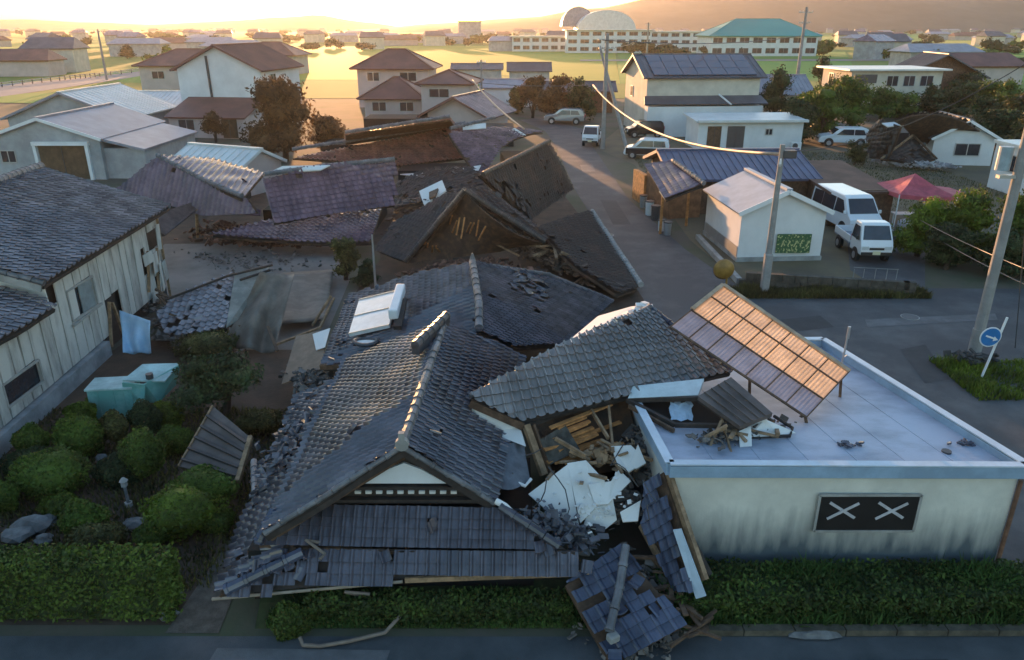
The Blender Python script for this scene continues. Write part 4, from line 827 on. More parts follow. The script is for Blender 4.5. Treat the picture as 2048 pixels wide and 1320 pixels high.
# ------------------------------------------------------------------ standing houses
def house(name, lab, cx, cy, rot, w, d, h, rise, wm, rm, roof='gx', ov=.5, wins=(), doors=(), group=None, base=0, ribs=.5, cat='house', trim=None, seam=True, parent=None, th=.14):
    """roof: gx ridge along local x, gy ridge along local y (gable to the front), hip, flat, mono"""
    M = Matrix.Translation((cx, cy, 0))@Matrix.Rotation(R(rot), 4, 'Z'); t = parent or thing(name, lab, cat, (cx, cy, base), group)
    a, b = w/2, d/2; z0 = base; mb = MB(); mb.box((0, 0, z0+h/2), (w, d, h))
    if roof == 'gy':
        for s in (-1, 1): mb.ext([V((-a, s*b-.05*s, z0+h)), V((a, s*b-.05*s, z0+h)), V((0, s*b-.05*s, z0+h+rise*.96))], (0, .048*s, 0))
    if roof == 'gx':
        for s in (-1, 1): mb.ext([V((s*a-.05*s, -b, z0+h)), V((s*a-.05*s, b, z0+h)), V((s*a-.05*s, 0, z0+h+rise*.96))], (.048*s, 0, 0))
    mb.xf(M).build('wall', wm, t)
    rb = MB(); A, B = a+ov, b+ov; hz = z0+h
    if roof == 'gx':
        k = rise/b; e = hz-ov*k
        for s in (-1, 1):
            rb.slab([V((-A, s*B, e)), V((A, s*B, e)), V((A, 0, hz+rise)), V((-A, 0, hz+rise))], th)
            if seam:
                n = int(2*A/ribs)
                for i in range(n+1): x = -A+.03+(2*A-.06)*i/n; rb.bar((x, s*B, e+.02), (x, 0, hz+rise+.02), .05, .05)
        rb.bar((-A-.03, 0, hz+rise+.03), (A+.03, 0, hz+rise+.03), .26, .12)
    elif roof == 'gy':
        k = rise/a; e = hz-ov*k
        for s in (-1, 1):
            rb.slab([V((s*A, -B, e)), V((s*A, B, e)), V((0, B, hz+rise)), V((0, -B, hz+rise))], th)
            if seam:
                n = int(2*B/ribs)
                for i in range(n+1): y = -B+.03+(2*B-.06)*i/n; rb.bar((s*A, y, e+.02), (0, y, hz+rise+.02), .05, .05)
        rb.bar((0, -B-.03, hz+rise+.03), (0, B+.03, hz+rise+.03), .26, .12)
    elif roof == 'hip':
        e = hz-.1; r_ = max(0, A-B) if A > B else 0; q_ = max(0, B-A)
        v = [V((-A, -B, e)), V((A, -B, e)), V((A, B, e)), V((-A, B, e))]; u0, u1 = V((-r_, -q_, hz+rise)), V((r_, q_, hz+rise))
        if A >= B: fc = [[v[0], v[1], u1, u0], [v[1], v[2], u1], [v[2], v[3], u0, u1], [v[3], v[0], u0]]
        else: fc = [[v[0], v[1], u0], [v[1], v[2], u1, u0], [v[2], v[3], u1], [v[3], v[0], u0, u1]]
        for f in fc: rb.slab(f, th)
        for (p, q) in ((v[0], u0), (v[1], u1 if A >= B else u0), (v[2], u1), (v[3], u0 if A >= B else u1), (u0, u1)): rb.bar(p+V((0,0,.04)), q+V((0,0,.04)), .22, .12)
    elif roof == 'flat': rb.box((0, 0, hz+.1), (2*A, 2*B, .2))
    elif roof == 'mono':
        rb.slab([V((-A, -B, hz-.05)), V((A, -B, hz-.05)), V((A, B, hz+rise)), V((-A, B, hz+rise))], th)
    rb.xf(M).build('roof', rm, t)
    if trim and roof == 'gy':
        k = rise/a; e = hz-ov*k; mb = MB()
        for s in (-1, 1): mb.bar((s*A, -B-.03, e-.05), (0, -B-.03, hz+rise-.05), .06, .2)
        mb.xf(M).build('bargeboard', trim, t)
    def face(f, u, z, ww, hh, dep):
        if f == 'f': return (V((u, -b-dep, z0+z)), (ww, .06, hh), 0)
        if f == 'b': return (V((u, b+dep, z0+z)), (ww, .06, hh), 0)
        if f == 'l': return (V((-a-dep, u, z0+z)), (.06, ww, hh), 1)
        return (V((a+dep, u, z0+z)), (.06, ww, hh), 1)
    for (f, u, z, ww, hh) in wins:
        c, s, ax = face(f, u, z, ww, hh, .02); fr = MB()
        dx = V((0, 1, 0)) if ax else V((1, 0, 0)); zz = V((0, 0, 1))
        for k in (-1, 0, 1): fr.bar(c+dx*k*ww/2-zz*hh/2, c+dx*k*ww/2+zz*hh/2, .06, .07)
        for k in (-1, 1): fr.bar(c+zz*k*hh/2-dx*(ww/2+.03), c+zz*k*hh/2+dx*(ww/2+.03), .08, .06)
        w_ = fr.xf(M).build('window', STEEL, t); MB().box(c, (s[0] if not ax else .05, s[1] if ax else .05, s[2])).xf(M).build('pane', GLASS, w_)
    for (f, u, z, ww, hh, m) in doors:
        c, s, ax = face(f, u, z, ww, hh, .02); o = MB().box(c, s).xf(M).build('door', m, t)
        MB().box(c+(V((0, -.05, 0)) if not ax else V((-.05, 0, 0))), (.04, .04, hh*.98)).xf(M).build('door_seam', STEEL_D, o)
    return t, M
ROOF_R = mat('red_brown_roof', (.17, .07, .055), .6, .2, .4); ROOF_G = mat('grey_roof', (.10, .10, .115), .55, .2, .4); ROOF_T = mat('teal_copper_roof', (.03, .30, .27), .6, .1, .05)
PINK = mat('pinkish_wall', (.48, .40, .38), .85, .1, .5); BRDOOR = mat('brown_door', (.10, .065, .035), .7, .25, 2)
# grey shed with brown doors (left)
gs, M = house('grey_shed', 'grey shed with pale gable, brown double door and side lean-to', -32.4, 58.6, 0, 7.8, 10.2, 2.9, 1.3, GREYW, SHEET_G, 'gy', .25, trim=WHITE_M, doors=[('f', 1.2, 1.2, 3.2, 2.3, BRDOOR)], wins=[('f', -2.6, 1.6, 1.0, .8)], seam=False, th=.2)
MB().bar((-33.1, 53.35, 2.5), (-29.2, 53.35, 2.5), .3, .25).build('lintel', WHITE_M, gs)
for x in (-33.0, -29.4): MB().bar((x, 53.4, 0), (x, 53.4, 2.4), .22, .22).build('door_post', WHITE_M, gs)
MB().box((-27.1, 58.4, 1.05), (2.8, 9.0, 2.1)).build('lean_to_wall', GREYW, gs); MB().slab([V((-28.6, 53.6, 2.85)), V((-25.5, 53.6, 2.1)), V((-25.5, 63.2, 2.1)), V((-28.6, 63.2, 2.85))], .18).build('lean_to_roof', SHEET_G, gs)
house('silver_roof_shed', 'shed with bright silver metal roof behind the grey shed', -40.0, 75.5, 0, 10.5, 10.5, 2.5, 2.1, GREYW, SHEET_S, 'gy', .4, trim=SHEET_G, ribs=.8)
bw, M = house('white_gable_house', 'tall white house with blank gable end and one black downpipe', -28.6, 84.5, -8, 8.8, 9.5, 6.2, 2.1, WHITE, ROOF_R, 'gy', .5, trim=ROOF_R, wins=[('r', -2, 5, 1.2, 1)])
MB().tube([M@V((-1.1, -4.83, 7.3)), M@V((-1.0, -4.83, 2.6))], .13, 8).build('downpipe', STEEL_D, bw)
house('low_annex', 'low pale annex with sloping roof in front of the white gable house', -29.0, 77, -8, 7.6, 4.4, 2.0, 1.4, PINK, ROOF_R, 'mono', .3, wins=[('f', -2, 1.2, 1.6, 1)], doors=[('f', 2.4, 1.0, 1.5, 1.9, BRDOOR)])
house('white_greenhouse', 'low white greenhouse left of the tall white gable house', -41.5, 90, 0, 11, 9, 2.0, 1.2, WHITE, SHEET_S, 'gx', .1)
house('hip_roof_house', 'house with reddish hip roof left behind the white gable house', -56, 140, 4, 14, 10, 4.0, 2.4, PINK, ROOF_R, 'hip', .8, wins=[('f', 3, 2.4, 1.8, 3), ('f', -4, 2.4, 2, 1.2)])
house('red_roof_house', 'small red-roofed house right behind the white gable house', -54, 182, -6, 13, 9, 4.2, 2.6, PINK, ROOF_R, 'hip', .8)
house('upper_russet_house', 'two-storey russet-roofed house left of centre with hip roof', -15.4, 108, -3, 9.4, 7, 5.0, 2.2, PINK, ROOF_R, 'hip', .8, wins=[('f', -2.6, 3.9, 1.6, 1.1), ('f', 2, 3.9, 2.2, 1.1)])
house('front_russet_house', 'low russet-roofed house in front of the two-storey russet house', -13.6, 94, -3, 6.6, 6, 2.4, 2.1, PINK, ROOF_R, 'hip', .7, wins=[('f', -1.6, 1.4, 1.6, 1), ('f', 1.6, 1.4, 1.6, 1)])
house('pink_two_storey_house', 'pink-grey two-storey house with shallow hip roof left of the lane', -7.0, 90, -6, 5.4, 6, 4.3, 1.2, PINK, ROOF_R, 'hip', .6, wins=[('f', -.7, 3.2, 2.2, .9), ('f', 1.6, 1.4, 1.0, 1)])
house('mauve_gable_house', 'low mauve-roofed gable house below the pink-grey house', -4.4, 80, -18, 6, 7, 2.2, 1.5, PINK, TILE_P, 'gy', .8, trim=ROOF_R)
house('long_white_store', 'long low white store across the field from the lane', 0.3, 108, 0, 8.4, 5, 2.6, .8, WHITE, SHEET_G, 'gx', .4)
house('far_field_hut', 'grey hut with flat brown roof in the field behind the long store', -6.5, 150, 0, 9, 5, 2.8, .8, GREYW, ROOF_G, 'gx', .4)
house('grey_field_shed', 'grey shed with brown roof beyond the long white store', 3.2, 150, 0, 7.4, 5, 2.6, 1.2, GREYW, ROOF_G, 'gx', .5)
house('dark_long_shed', 'long dark-roofed shed behind the hedge at the lane head', 8.2, 100, 0, 8.6, 4, 2.8, .8, WOOD, ROOF_G, 'gx', .5)
# small metal-roofed building behind the sagging mauve house
ms, M = house('pale_metal_roof_shed', 'small shed with pale metal roof behind the sagging mauve house', -18.6, 50, -24, 5.5, 4.0, 1.9, .9, PINK, SHEET_S, 'gx', .3, ribs=.6)
MB().slab(px([(452, 332, 1.9), (488, 300, 2.2), (527, 306, 2.1), (492, 336, 1.8)]), .08).build('porch_roof', SHEET_G, ms)
# right-hand two-storey house with solar panels
th_, M = house('solar_panel_house', 'white two-storey house with dark solar panels covering its roof', 18.2, 81.6, 5, 11.2, 9, 5.65, 1.75, CREAM, ROOF_G, 'gx', .5, wins=[('l', 1.5, 3.8, 1.0, 1.0), ('f', 2.2, .9, 1.6, 1.2), ('f', -.2, .95, .9, 1.2)], trim=WHITE_M)
k = 1.75/4.5
for i in range(7):
    for j in range(3):
        x = -5.0+i*1.45; y = -4.7+j*1.45; zc_ = lambda yy: 5.65+1.75+yy*k+.13
        MB().slab([M@V((x, y, zc_(y))), M@V((x+1.4, y, zc_(y))), M@V((x+1.4, y+1.4, zc_(y+1.4))), M@V((x, y+1.4, zc_(y+1.4)))], .05).build('solar_panel', mat('solar_cell', (.018, .022, .05), .18, .2, 2, spec=.8) if i+j == 0 else bpy.data.materials['solar_cell'], th_)
MB().slab([M@V((-5.8, -4.5, 3.75)), M@V((5.8, -4.5, 3.75)), M@V((6.1, -5.9, 3.1)), M@V((-6.1, -5.9, 3.1))], .12).build('pent_roof', ROOF_G, th_)
MB().box((0, -5.1, 1.4), (11.4, 1.2, 2.9)).xf(M).build('lower_wall', WHITE, th_)
MB().tube([M@V((1.4, -5.0, 3.9)), M@V((2.4, -6.0, 3.0))], .09, 6).build('downpipe', WHITE_M, th_)
for (u, m_) in ((1.2, GLASS), (3.8, GLASS)): 
    w_ = MB().box((u, -5.75, 1.6), (1.7, .08, 1.2)).xf(M).build('window', STEEL, th_); MB().box((u, -5.78, 1.6), (1.5, .06, 1.0)).xf(M).build('pane', m_, w_)
an, M = house('white_annex', 'white flat-roofed annex in front of the solar panel house', 20.6, 69.5, 3, 9.2, 4, 2.5, .2, WHITE, SHEET_S, 'mono', .3, doors=[('f', -3.2, 1.0, 1.2, 2.0, WOOD), ('f', -1.3, 1.0, 1.5, 2.0, STEEL_D)], wins=[('f', 1.6, 1.5, .6, .5)])
MB().box((0, -2.32, 2.45), (9.6, .5, .2)).xf(M).build('canopy', SHEET_S, an)
house('carport_house', 'low pale carport house right of the solar panel house', 30, 96, 2, 9, 7, 3.0, 1.6, WHITE, SHEET_G, 'gx', .8)
# cream flat house with sunlit side
ch, M = house('cream_flat_house', 'cream two-storey house with flat white roof and sunlit left corner', 46.8, 101.5, 3, 11.4, 8, 5.0, .2, CREAM, SHEET_S, 'flat', .7, wins=[('f', -.5, 3.8, 1.4, 1.2), ('f', 1.6, 3.8, 1.4, 1.2), ('f', 3.8, 3.8, 1.6, 1.2), ('l', 1.4, 3.8, 1.2, 1.3), ('f', 1.2, 1.2, 2.2, 1.6)])
MB().box((-4.2, -4.5, 1.55), (3.2, 1.4, 3.1)).xf(M).build('balcony', CREAM, ch); MB().box((-4.2, -4.6, 4.1), (2.8, .1, 1.0)).xf(M).build('balcony_screen', STEEL_D, ch)
house('dark_gable_house', 'dark-roofed gable house behind the cream flat house', 62, 118, -10, 10, 9, 3.8, 2.6, WOOD, ROOF_G, 'gy', 1.0)
house('blue_roof_house', 'blue-grey roofed house at the right edge among trees', 63, 84, 14, 12, 8, 3.0, 2.0, GREYW, SHEET_BL, 'gx', .7)
# collapsed brown house at right and white gable hut
cb = thing('brown_wreck', 'brown collapsed house with broken planes beside the white gable hut', 'house', P(1820, 320, 0)); T = Tiles(cb, TILE_BR, .34, .32, .04)
for l in ([(1732, 262, 2.4), (1760, 240, 3.3), (1800, 252, 3.2), (1772, 318, .7), (1740, 316, .6)], [(1762, 318, .6), (1826, 272, 2.2), (1872, 318, .7), (1830, 330, .4)], [(1790, 238, 3.8), (1960, 246, 3.2), (1900, 268, 2.4), (1870, 300, 1.0), (1832, 270, 2.0)]):
    q = px(l); T.area(q, q[-1]-q[-2], deck=DECK, broken=lambda p: .35)
T.finish(0)
MB().bar(P(1762, 318, .7), P(1826, 270, 2.3), .12, .12).build('fallen_beam', WOOD_L, cb); MB().bar(P(1826, 270, 2.3), P(1874, 318, .8), .12, .12).build('fallen_beam', WOOD, cb); MB().slab(px([(1764, 246, 3.3), (1800, 243, 3.4), (1808, 250, 3.2), (1776, 253, 3.1)]), .08).build('white_sheet', WHITE_M, cb)
MB().box(P(1830, 300, 0)+V((0, 2, .7)), (5, 3, 1.4)).build('wall', WOOD_D, cb)
hx = P(1922, 330, 0); house('white_gable_hut', 'small white gable hut with grey shuttered window beside the wreck', hx.x+.2, hx.y+2.6, -8, 4.4, 5.5, 2.2, 1.2, WHITE, ROOF_G, 'gy', .35, wins=[('f', .3, 1.2, 1.8, .9)], trim=WHITE_M)
hy = P(1988, 402, 0); wt, M = house('white_edge_hut', 'small white flat-roofed hut cut by the right edge behind the pole', hy.x+4.4, hy.y+2.4, 0, 4.6, 4, 2.9, .2, WHITE, SHEET_S, 'flat', .15, wins=[('f', -1.6, 2.0, .5, 1.1), ('f', -.8, 2.0, .5, 1.1), ('l', 0, 1.9, 1.0, 1.0)])
MB().box((-1.5, -2.6, 1.1), (2.2, 1.2, .12)).xf(M).build('porch_roof', CREAM, wt); MB().bar(M@V((-2.5, -3.1, 0)), M@V((-2.5, -3.1, 1.05)), .1).build('post', CREAM, wt)

# ------------------------------------------------------------------ white corner shed, hut, garage
cs_, M = house('white_corner_shed', 'white shed with grey gable roof and green sign at the corner', 12.05, 36.0, 4, 3.9, 4.9, 2.4, .88, WHITE, mat('pale_blue_metal_roof', (.34, .37, .43), .5, .15, .8), 'gy', .22, trim=WHITE_M, seam=False, th=.1)
MB().box((0, 0, .1), (4.0, 5.05, .22)).xf(M).build('plinth', CONC, cs_)
b_ = Q(1587, 487, 33.45); SIGN = mat('sign_green', (.035, .10, .04), .6, .2, 9, col2=(.42, .45, .20), mix=(.56, .62), detail=2, scale3=(1.2, 1, .9))
sg = MB().box((b_.x, 33.45, b_.z), (1.55, .05, .88)).build('sign_board', SIGN, cs_)
for k in range(5):
    MB().bar((b_.x-.55+k*.28, 33.415, b_.z-.15+.06*(k % 2)), (b_.x-.45+k*.28, 33.415, b_.z+.18-.05*(k % 3)), .05, .012, V((0, 1, 0))).build('sign_mark', mat('sign_yellow', (.45, .46, .22), .7, .2, 5) if k == 0 else bpy.data.materials['sign_yellow'], sg)
MB().box((-1.965, 0, .45), (.03, 4.8, .5)).xf(M).build('side_skirting', STEEL, cs_)
ht = thing('tiled_hut', 'small tiled hut with sunlight painted pale along its eave beside the lane', 'hut', P(1340, 430, 0))
T = Tiles(ht, TILE_P, .3, .3, .04); q = px([(1290, 330, 2.9), (1345, 322, 3.3), (1405, 368, 2.9), (1330, 398, 2.1)]); T.area(q, q[3]-q[0], deck=WOOD_D); T.finish(0)
ridge(ht, CAP, px([(1345, 320, 3.4), (1408, 366, 3.0)]), .1, .06)
MB().slab(px([(1318, 382, 2.2), (1378, 352, 2.7), (1392, 362, 2.6), (1330, 398, 2.05)]), .06).build('lit_eave_sheet', mat('eave_sunlight_tone', (.60, .56, .46), .5, .1, 3), ht)  # strip along the eave, sunlight put into its pale colour
h0 = P(1345, 440, 0); MB().box(h0+V((.35, 2.2, 1.0)), (1.9, 3.6, 2.0), Matrix.Rotation(.2, 3, 'Z')).build('wall', mat('brown_plank_wall', (.20, .10, .05), .8, .3, 3), ht)
for (x, y) in ((1320, 468), (1372, 452)): MB().bar(P(x, y, 0), P(x, y, 0)+V((0, 0, 2.0)), .12).build('post', WOOD_O, ht)
MB().box(P(1275, 405, 0)+V((.15, .3, .9)), (.25, 2.2, 1.8), Matrix.Rotation(.15, 3, 'Z')).build('sunlit_side_board', WOOD_O, ht)  # orange sunlight on the hut's left side put into the board colour
rg = random.Random(12)
for i, (x, y) in enumerate(((1286, 415), (1298, 430), (1310, 440), (1322, 462), (1304, 418), (1334, 470))):
    c = P(x, y, 0); s = rg.uniform(.25, .45); t = thing('stored_bin', ['grey bin nearest the lane head', 'pale bin second along the hut wall', 'dark bin third along the hut wall', 'white box by the hut post', 'dark crate against the hut wall', 'grey tub at the corner of the hut'][i], 'bin', c, 'bins along the hut wall')
    MB().cyl(c+V((0, 0, s)), (0, 0, 1), s*.55, s*2, 8, s*.65).build('body', [CONC, PLASTER, STEEL_D, WHITE_M, WOOD_D, STEEL][i], t); MB().cyl(c+V((0, 0, s*2+.03)), (0, 0, 1), s*.7, .06, 8).build('lid', STEEL_D, t)
house('blue_roof_garage', 'garage with wide dark blue roof behind the white corner shed', 13.0, 46.5, 2, 7.6, 7.0, 2.2, .9, WOOD, SHEET_BL, 'gx', .5, ribs=.4)
house('brown_carport', 'low rusty-roofed carport right of the blue garage', 18.5, 43.5, 4, 3.4, 6.5, 1.9, .5, WOOD, mat('rust_roof', (.12, .06, .04), .8, .3, 1), 'mono', .2)

# ------------------------------------------------------------------ vehicles
PAINT_W = mat('car_white', (.72, .74, .76), .22, .03, 1, spec=.6); PAINT_S = mat('car_silver', (.42, .43, .44), .25, .05, 1, metal=.5); PAINT_K = mat('car_black', (.02, .02, .022), .2, .05, 1)
LAMP = mat('headlamp', (.55, .57, .58), .1, .05, 2); AMBER = mat('amber_lamp', (.5, .18, .02), .2, .1, 2); BLACKP = mat('black_trim', (.02, .02, .02), .5, .1, 2); PLATE = mat('plate', (.62, .60, .40), .5, .05, 2)
KIND = {
 'van': dict(L=4.7, W=1.7, prof=[(-2.35, .38), (-2.35, 1.0), (-2.30, 1.86), (-2.1, 2.0), (1.0, 2.0), (1.3, 1.90), (1.95, 1.18), (2.28, .98), (2.35, .62), (2.35, .38)], ws=((1.35, 1.86), (1.92, 1.21)), side=[[(-2.1, 1.08), (-2.1, 1.75), (-1.05, 1.78), (-1.05, 1.08)], [(-1.0, 1.08), (-1.0, 1.78), (.35, 1.78), (.35, 1.08)], [(.45, 1.1), (.45, 1.78), (1.12, 1.76), (1.62, 1.15)]], wh=(-1.35, 1.5, .33), rear=((-2.31, 1.8), (-2.35, 1.1))),
 'suv': dict(L=4.4, W=1.75, prof=[(-2.2, .38), (-2.2, .95), (-2.0, 1.45), (-1.7, 1.62), (.2, 1.64), (.55, 1.56), (1.15, 1.05), (2.05, .92), (2.2, .7), (2.2, .38)], ws=((.6, 1.51), (1.12, 1.09)), side=[[(-1.75, 1.05), (-1.5, 1.48), (-.75, 1.52), (-.75, 1.05)], [(-.68, 1.05), (-.68, 1.52), (.2, 1.52), (.8, 1.05)]], wh=(-1.35, 1.35, .34), rear=((-1.78, 1.55), (-2.12, 1.1))),
 'compact': dict(L=3.6, W=1.5, prof=[(-1.8, .32), (-1.8, .9), (-1.68, 1.4), (-1.45, 1.55), (.3, 1.57), (.6, 1.48), (1.12, 1.0), (1.7, .85), (1.8, .6), (1.8, .32)], ws=((.64, 1.43), (1.1, 1.03)), side=[[(-1.5, .98), (-1.4, 1.42), (-.55, 1.45), (-.55, .98)], [(-.5, .98), (-.5, 1.45), (.35, 1.44), (.85, .98)]], wh=(-1.15, 1.12, .29), rear=((-1.5, 1.48), (-1.74, 1.0))),
 'cab': dict(L=1.35, W=1.45, prof=[(.3, .40), (.3, 1.2), (.38, 1.68), (.5, 1.77), (1.05, 1.77), (1.2, 1.70), (1.55, 1.05), (1.66, .8), (1.66, .40)], ws=((1.22, 1.66), (1.53, 1.08)), side=[[(.45, 1.02), (.5, 1.6), (1.08, 1.6), (1.36, 1.02)]], wh=(-1.1, 1.05, .27), rear=((.34, 1.6), (.30, 1.25)))}
def car(lab, cat, x, y, rot, kind, paint, low=None, name='parked_car', z=0):
    K = KIND[kind]; M = Matrix.Translation((x, y, z))@Matrix.Rotation(R(rot), 4, 'Z'); t = thing(name, lab, cat, (x, y, z)); W = K['W']/2
    hw = lambda zz: W-max(0, zz-1.0)*.13-(0.03 if zz < .45 else 0)
    pr = K['prof']; n = len(pr); mb = MB(); yc = (pr[0][0]+pr[-1][0])/2
    if kind == 'cab': yc = 1
    vs = [V((-hw(zz), yy, zz)) for yy, zz in pr]+[V((hw(zz), yy, zz)) for yy, zz in pr]
    mb.add(vs, [tuple(range(n)), tuple(reversed(range(n, 2*n)))]+[(i, i+n, (i+1) % n+n, (i+1) % n) for i in range(n)]).xf(M); mb.build('body', paint, t, bevel=.05)
    if low: MB().box((0, 0, .62), (2*W+.02, K['L']*.93, .5)).xf(M).build('shaded_lower_side', low, t, bevel=.04)  # dark lower sides: shade put into the colour
    def prof_quad(a, b, inset, m, nm):
        d = (V((0, b[0]-a[0], b[1]-a[1]))).normalized(); nn = V((0, -d.z, d.y)); nn = nn if (nn.y > 0) == (a[0] > yc) else -nn
        if a[0] <= yc and nn.y > 0: nn = -nn
        vs = [V((-hw(a[1])+inset, a[0], a[1])), V((hw(a[1])-inset, a[0], a[1])), V((hw(b[1])-inset, b[0], b[1])), V((-hw(b[1])+inset, b[0], b[1]))]
        k = MB(); k.ext([v+nn*.008 for v in vs], nn*.01); return k.xf(M).build(nm, m, t)
    prof_quad(K['ws'][0], K['ws'][1], .09, GLASS, 'windscreen'); prof_quad(K['rear'][0], K['rear'][1], .14, GLASS, 'rear_window')
    for s in (-1, 1):
        for q in K['side']:
            MB().ext([V((s*(hw(zz)+.004), yy, zz)) for yy, zz in q], (s*.012, 0, 0)).xf(M).build('side_window', GLASS, t)
        ys_ = [K['wh'][0], K['wh'][1]]; r = K['wh'][2]
        for yy in ys_:
            MB().cyl((s*(W-.02), yy, r+.03), (1, 0, 0), r+.07, .05, 18).xf(M).build('wheel_arch', BLACKP, t)
            w_ = MB().cyl((s*(W-.08), yy, r), (1, 0, 0), r, .2, 18).xf(M).build('wheel', TYRE, t); MB().cyl((s*(W+.025), yy, r), (1, 0, 0), r*.6, .03, 12).xf(M).build('rim', STEEL, w_)
        fy = pr[-1][0]; fz = .82 if kind != 'compact' else .72
        MB().box((s*(W-.22), fy-.035, fz-.08), (.3, .10, .16)).xf(M).build('headlight', LAMP, t, bevel=.02)
        MB().box((s*(W+.08), K['ws'][1][0]-.18, K['ws'][1][1]+.06), (.12, .08, .17)).xf(M).build('mirror', paint if kind != 'cab' else BLACKP, t, bevel=.02)
        MB().box((s*(W-.1), pr[0][0]-.01, .9), (.12, .04, .3)).xf(M).build('tail_light', RED, t)
    fy = pr[-1][0]
    MB().box((0, fy+.01, .47), (2*W-.1, .06, .16)).xf(M).build('bumper', paint if kind != 'cab' else BLACKP, t, bevel=.02); MB().box((0, fy+.045, .52), (.34, .015, .16)).xf(M).build('number_plate', PLATE, t)
    MB().box((0, fy+.005, .70), (W*.9, .03, .10)).xf(M).build('grille', BLACKP, t)
    if kind == 'cab':
        bed = MB(); bed.box((0, -.75, .62), (1.42, 2.0, .08))
        bed.xf(M).build('bed_floor', mat('bed_grey', (.22, .25, .30), .6, .2, 3), t)
        for (c, s) in (((-.70, -.75, .80), (.04, 2.0, .32)), ((.70, -.75, .80), (.04, 2.0, .32)), ((0, -1.74, .80), (1.36, .04, .32))): MB().box(c, s).xf(M).build('bed_side', paint, t, bevel=.01)
        MB().box((0, .27, 1.05), (1.36, .05, .85)).xf(M).build('headboard', paint, t, bevel=.01); MB().box((0, -.6, .45), (.7, 2.2, .22)).xf(M).build('chassis', BLACKP, t)
    return t
p = P(1752, 528, 0); car('white kei pickup truck nearest the corner, front facing the camera', 'truck', p.x, p.y+1.65, 177, 'cab', PAINT_W, name='parked_truck')
p = P(1742, 500, 0); car('white van parked right behind the white pickup truck', 'van', p.x+.35, p.y+4.3, 184, 'van', PAINT_W, name='parked_van')
p = P(1295, 318, 0); car('white-roofed compact car with shade painted black on its sides on the grass by the lane', 'car', p.x, p.y+.6, 78, 'compact', PAINT_W, PAINT_K)
p = P(1690, 294, 0); car('white sport utility car beside the dark trees', 'car', p.x, p.y+.8, 82, 'suv', PAINT_W)
p = P(1125, 250, 0); car('pale estate car parked at the head of the lane', 'car', p.x+.3, p.y+1.2, 80, 'suv', PAINT_S)
p = P(1190, 296, 0); car('white pickup truck parked beside the middle utility pole', 'truck', p.x, p.y+2.2, 165, 'cab', PAINT_W, name='parked_truck')
p = P(1285, 282, 0); car('dark car parked behind the compact car', 'car', p.x+.6, p.y+3, 95, 'compact', PAINT_K)

# ------------------------------------------------------------------ red canopy tent, person, bags
ct = P(1822, 452, 0)+V((0, .4, 0)); tn = thing('canopy_tent', 'red pop-up canopy tent beside the white vans', 'tent', ct); s = 1.5
vs = [ct+V((-s, -s, 1.95)), ct+V((s, -s, 1.8)), ct+V((s, s, 1.95)), ct+V((-s, s, 1.95)), ct+V((-.1, 0, 2.75))]; ap = vs[4]
can = MB()
for i in range(4):
    a, b = vs[i], vs[(i+1) % 4]; m1 = a.lerp(b, .5)-V((0, 0, .08)); k = (a.lerp(ap, .5)-V((0,0,.08))); k2 = (b.lerp(ap, .5)-V((0,0,.08))); km = (m1.lerp(ap, .5)-V((0,0,.14)))
    can.add([a, m1, b, k2, km, k, ap], [(0, 1, 4, 5), (1, 2, 3, 4), (5, 4, 6), (4, 3, 6)]); can.add([a, m1, b, b-V((0,0,.22)), m1-V((0,0,.20)), a-V((0,0,.22))], [(0, 5, 4, 1), (1, 4, 3, 2)])
can.build('canopy', RED, tn)
for v in vs[:4]: MB().tube([V((v.x, v.y, 0)), v-V((0, 0, .02))], .03, 6).build('leg', WHITE_M, tn)
MB().slab([ct+V((s+.02, -s, 1.78)), ct+V((s+1.3, -s+.2, 1.7)), ct+V((s+1.1, s-.2, 1.75)), ct+V((s+.02, s, 1.85))], .02).build('side_flap', RED, tn)
tag(MB().box(ct+V((-.3, -.4, .7)), (1.6, .6, .04)).bar(ct+V((-1.05, -.4, 0)), ct+V((-1.05, -.4, .7)), .05).bar(ct+V((.45, -.4, 0)), ct+V((.45, -.4, .7)), .05).build('folding_table', WHITE_M), 'white folding table under the red canopy', 'table')
for i, (dx, dy, r, lab) in enumerate(((-.75, -1.15, .34, 'large pale plastic bag left in front of the folding table'), (-.25, -1.3, .28, 'pale plastic bag in the middle in front of the folding table'), (.15, -1.1, .24, 'small pale plastic bag right in front of the folding table'))):
    o = rock(lab, ct+V((dx, dy, r*.8)), (r, r*.8, r*.9), 30+i, mat('bag_white', (.52, .50, .56), .5, .15, 4) if i == 0 else bpy.data.materials['bag_white']); o.name = 'plastic_bag'; o['category'] = 'bag'; o['group'] = 'plastic bags under the canopy'
tag(rock('red bag on the ground under the right of the canopy', ct+V((1.25, -.9, .2)), (.3, .25, .2), 40, RED), cat='bag').name = 'red_bag'
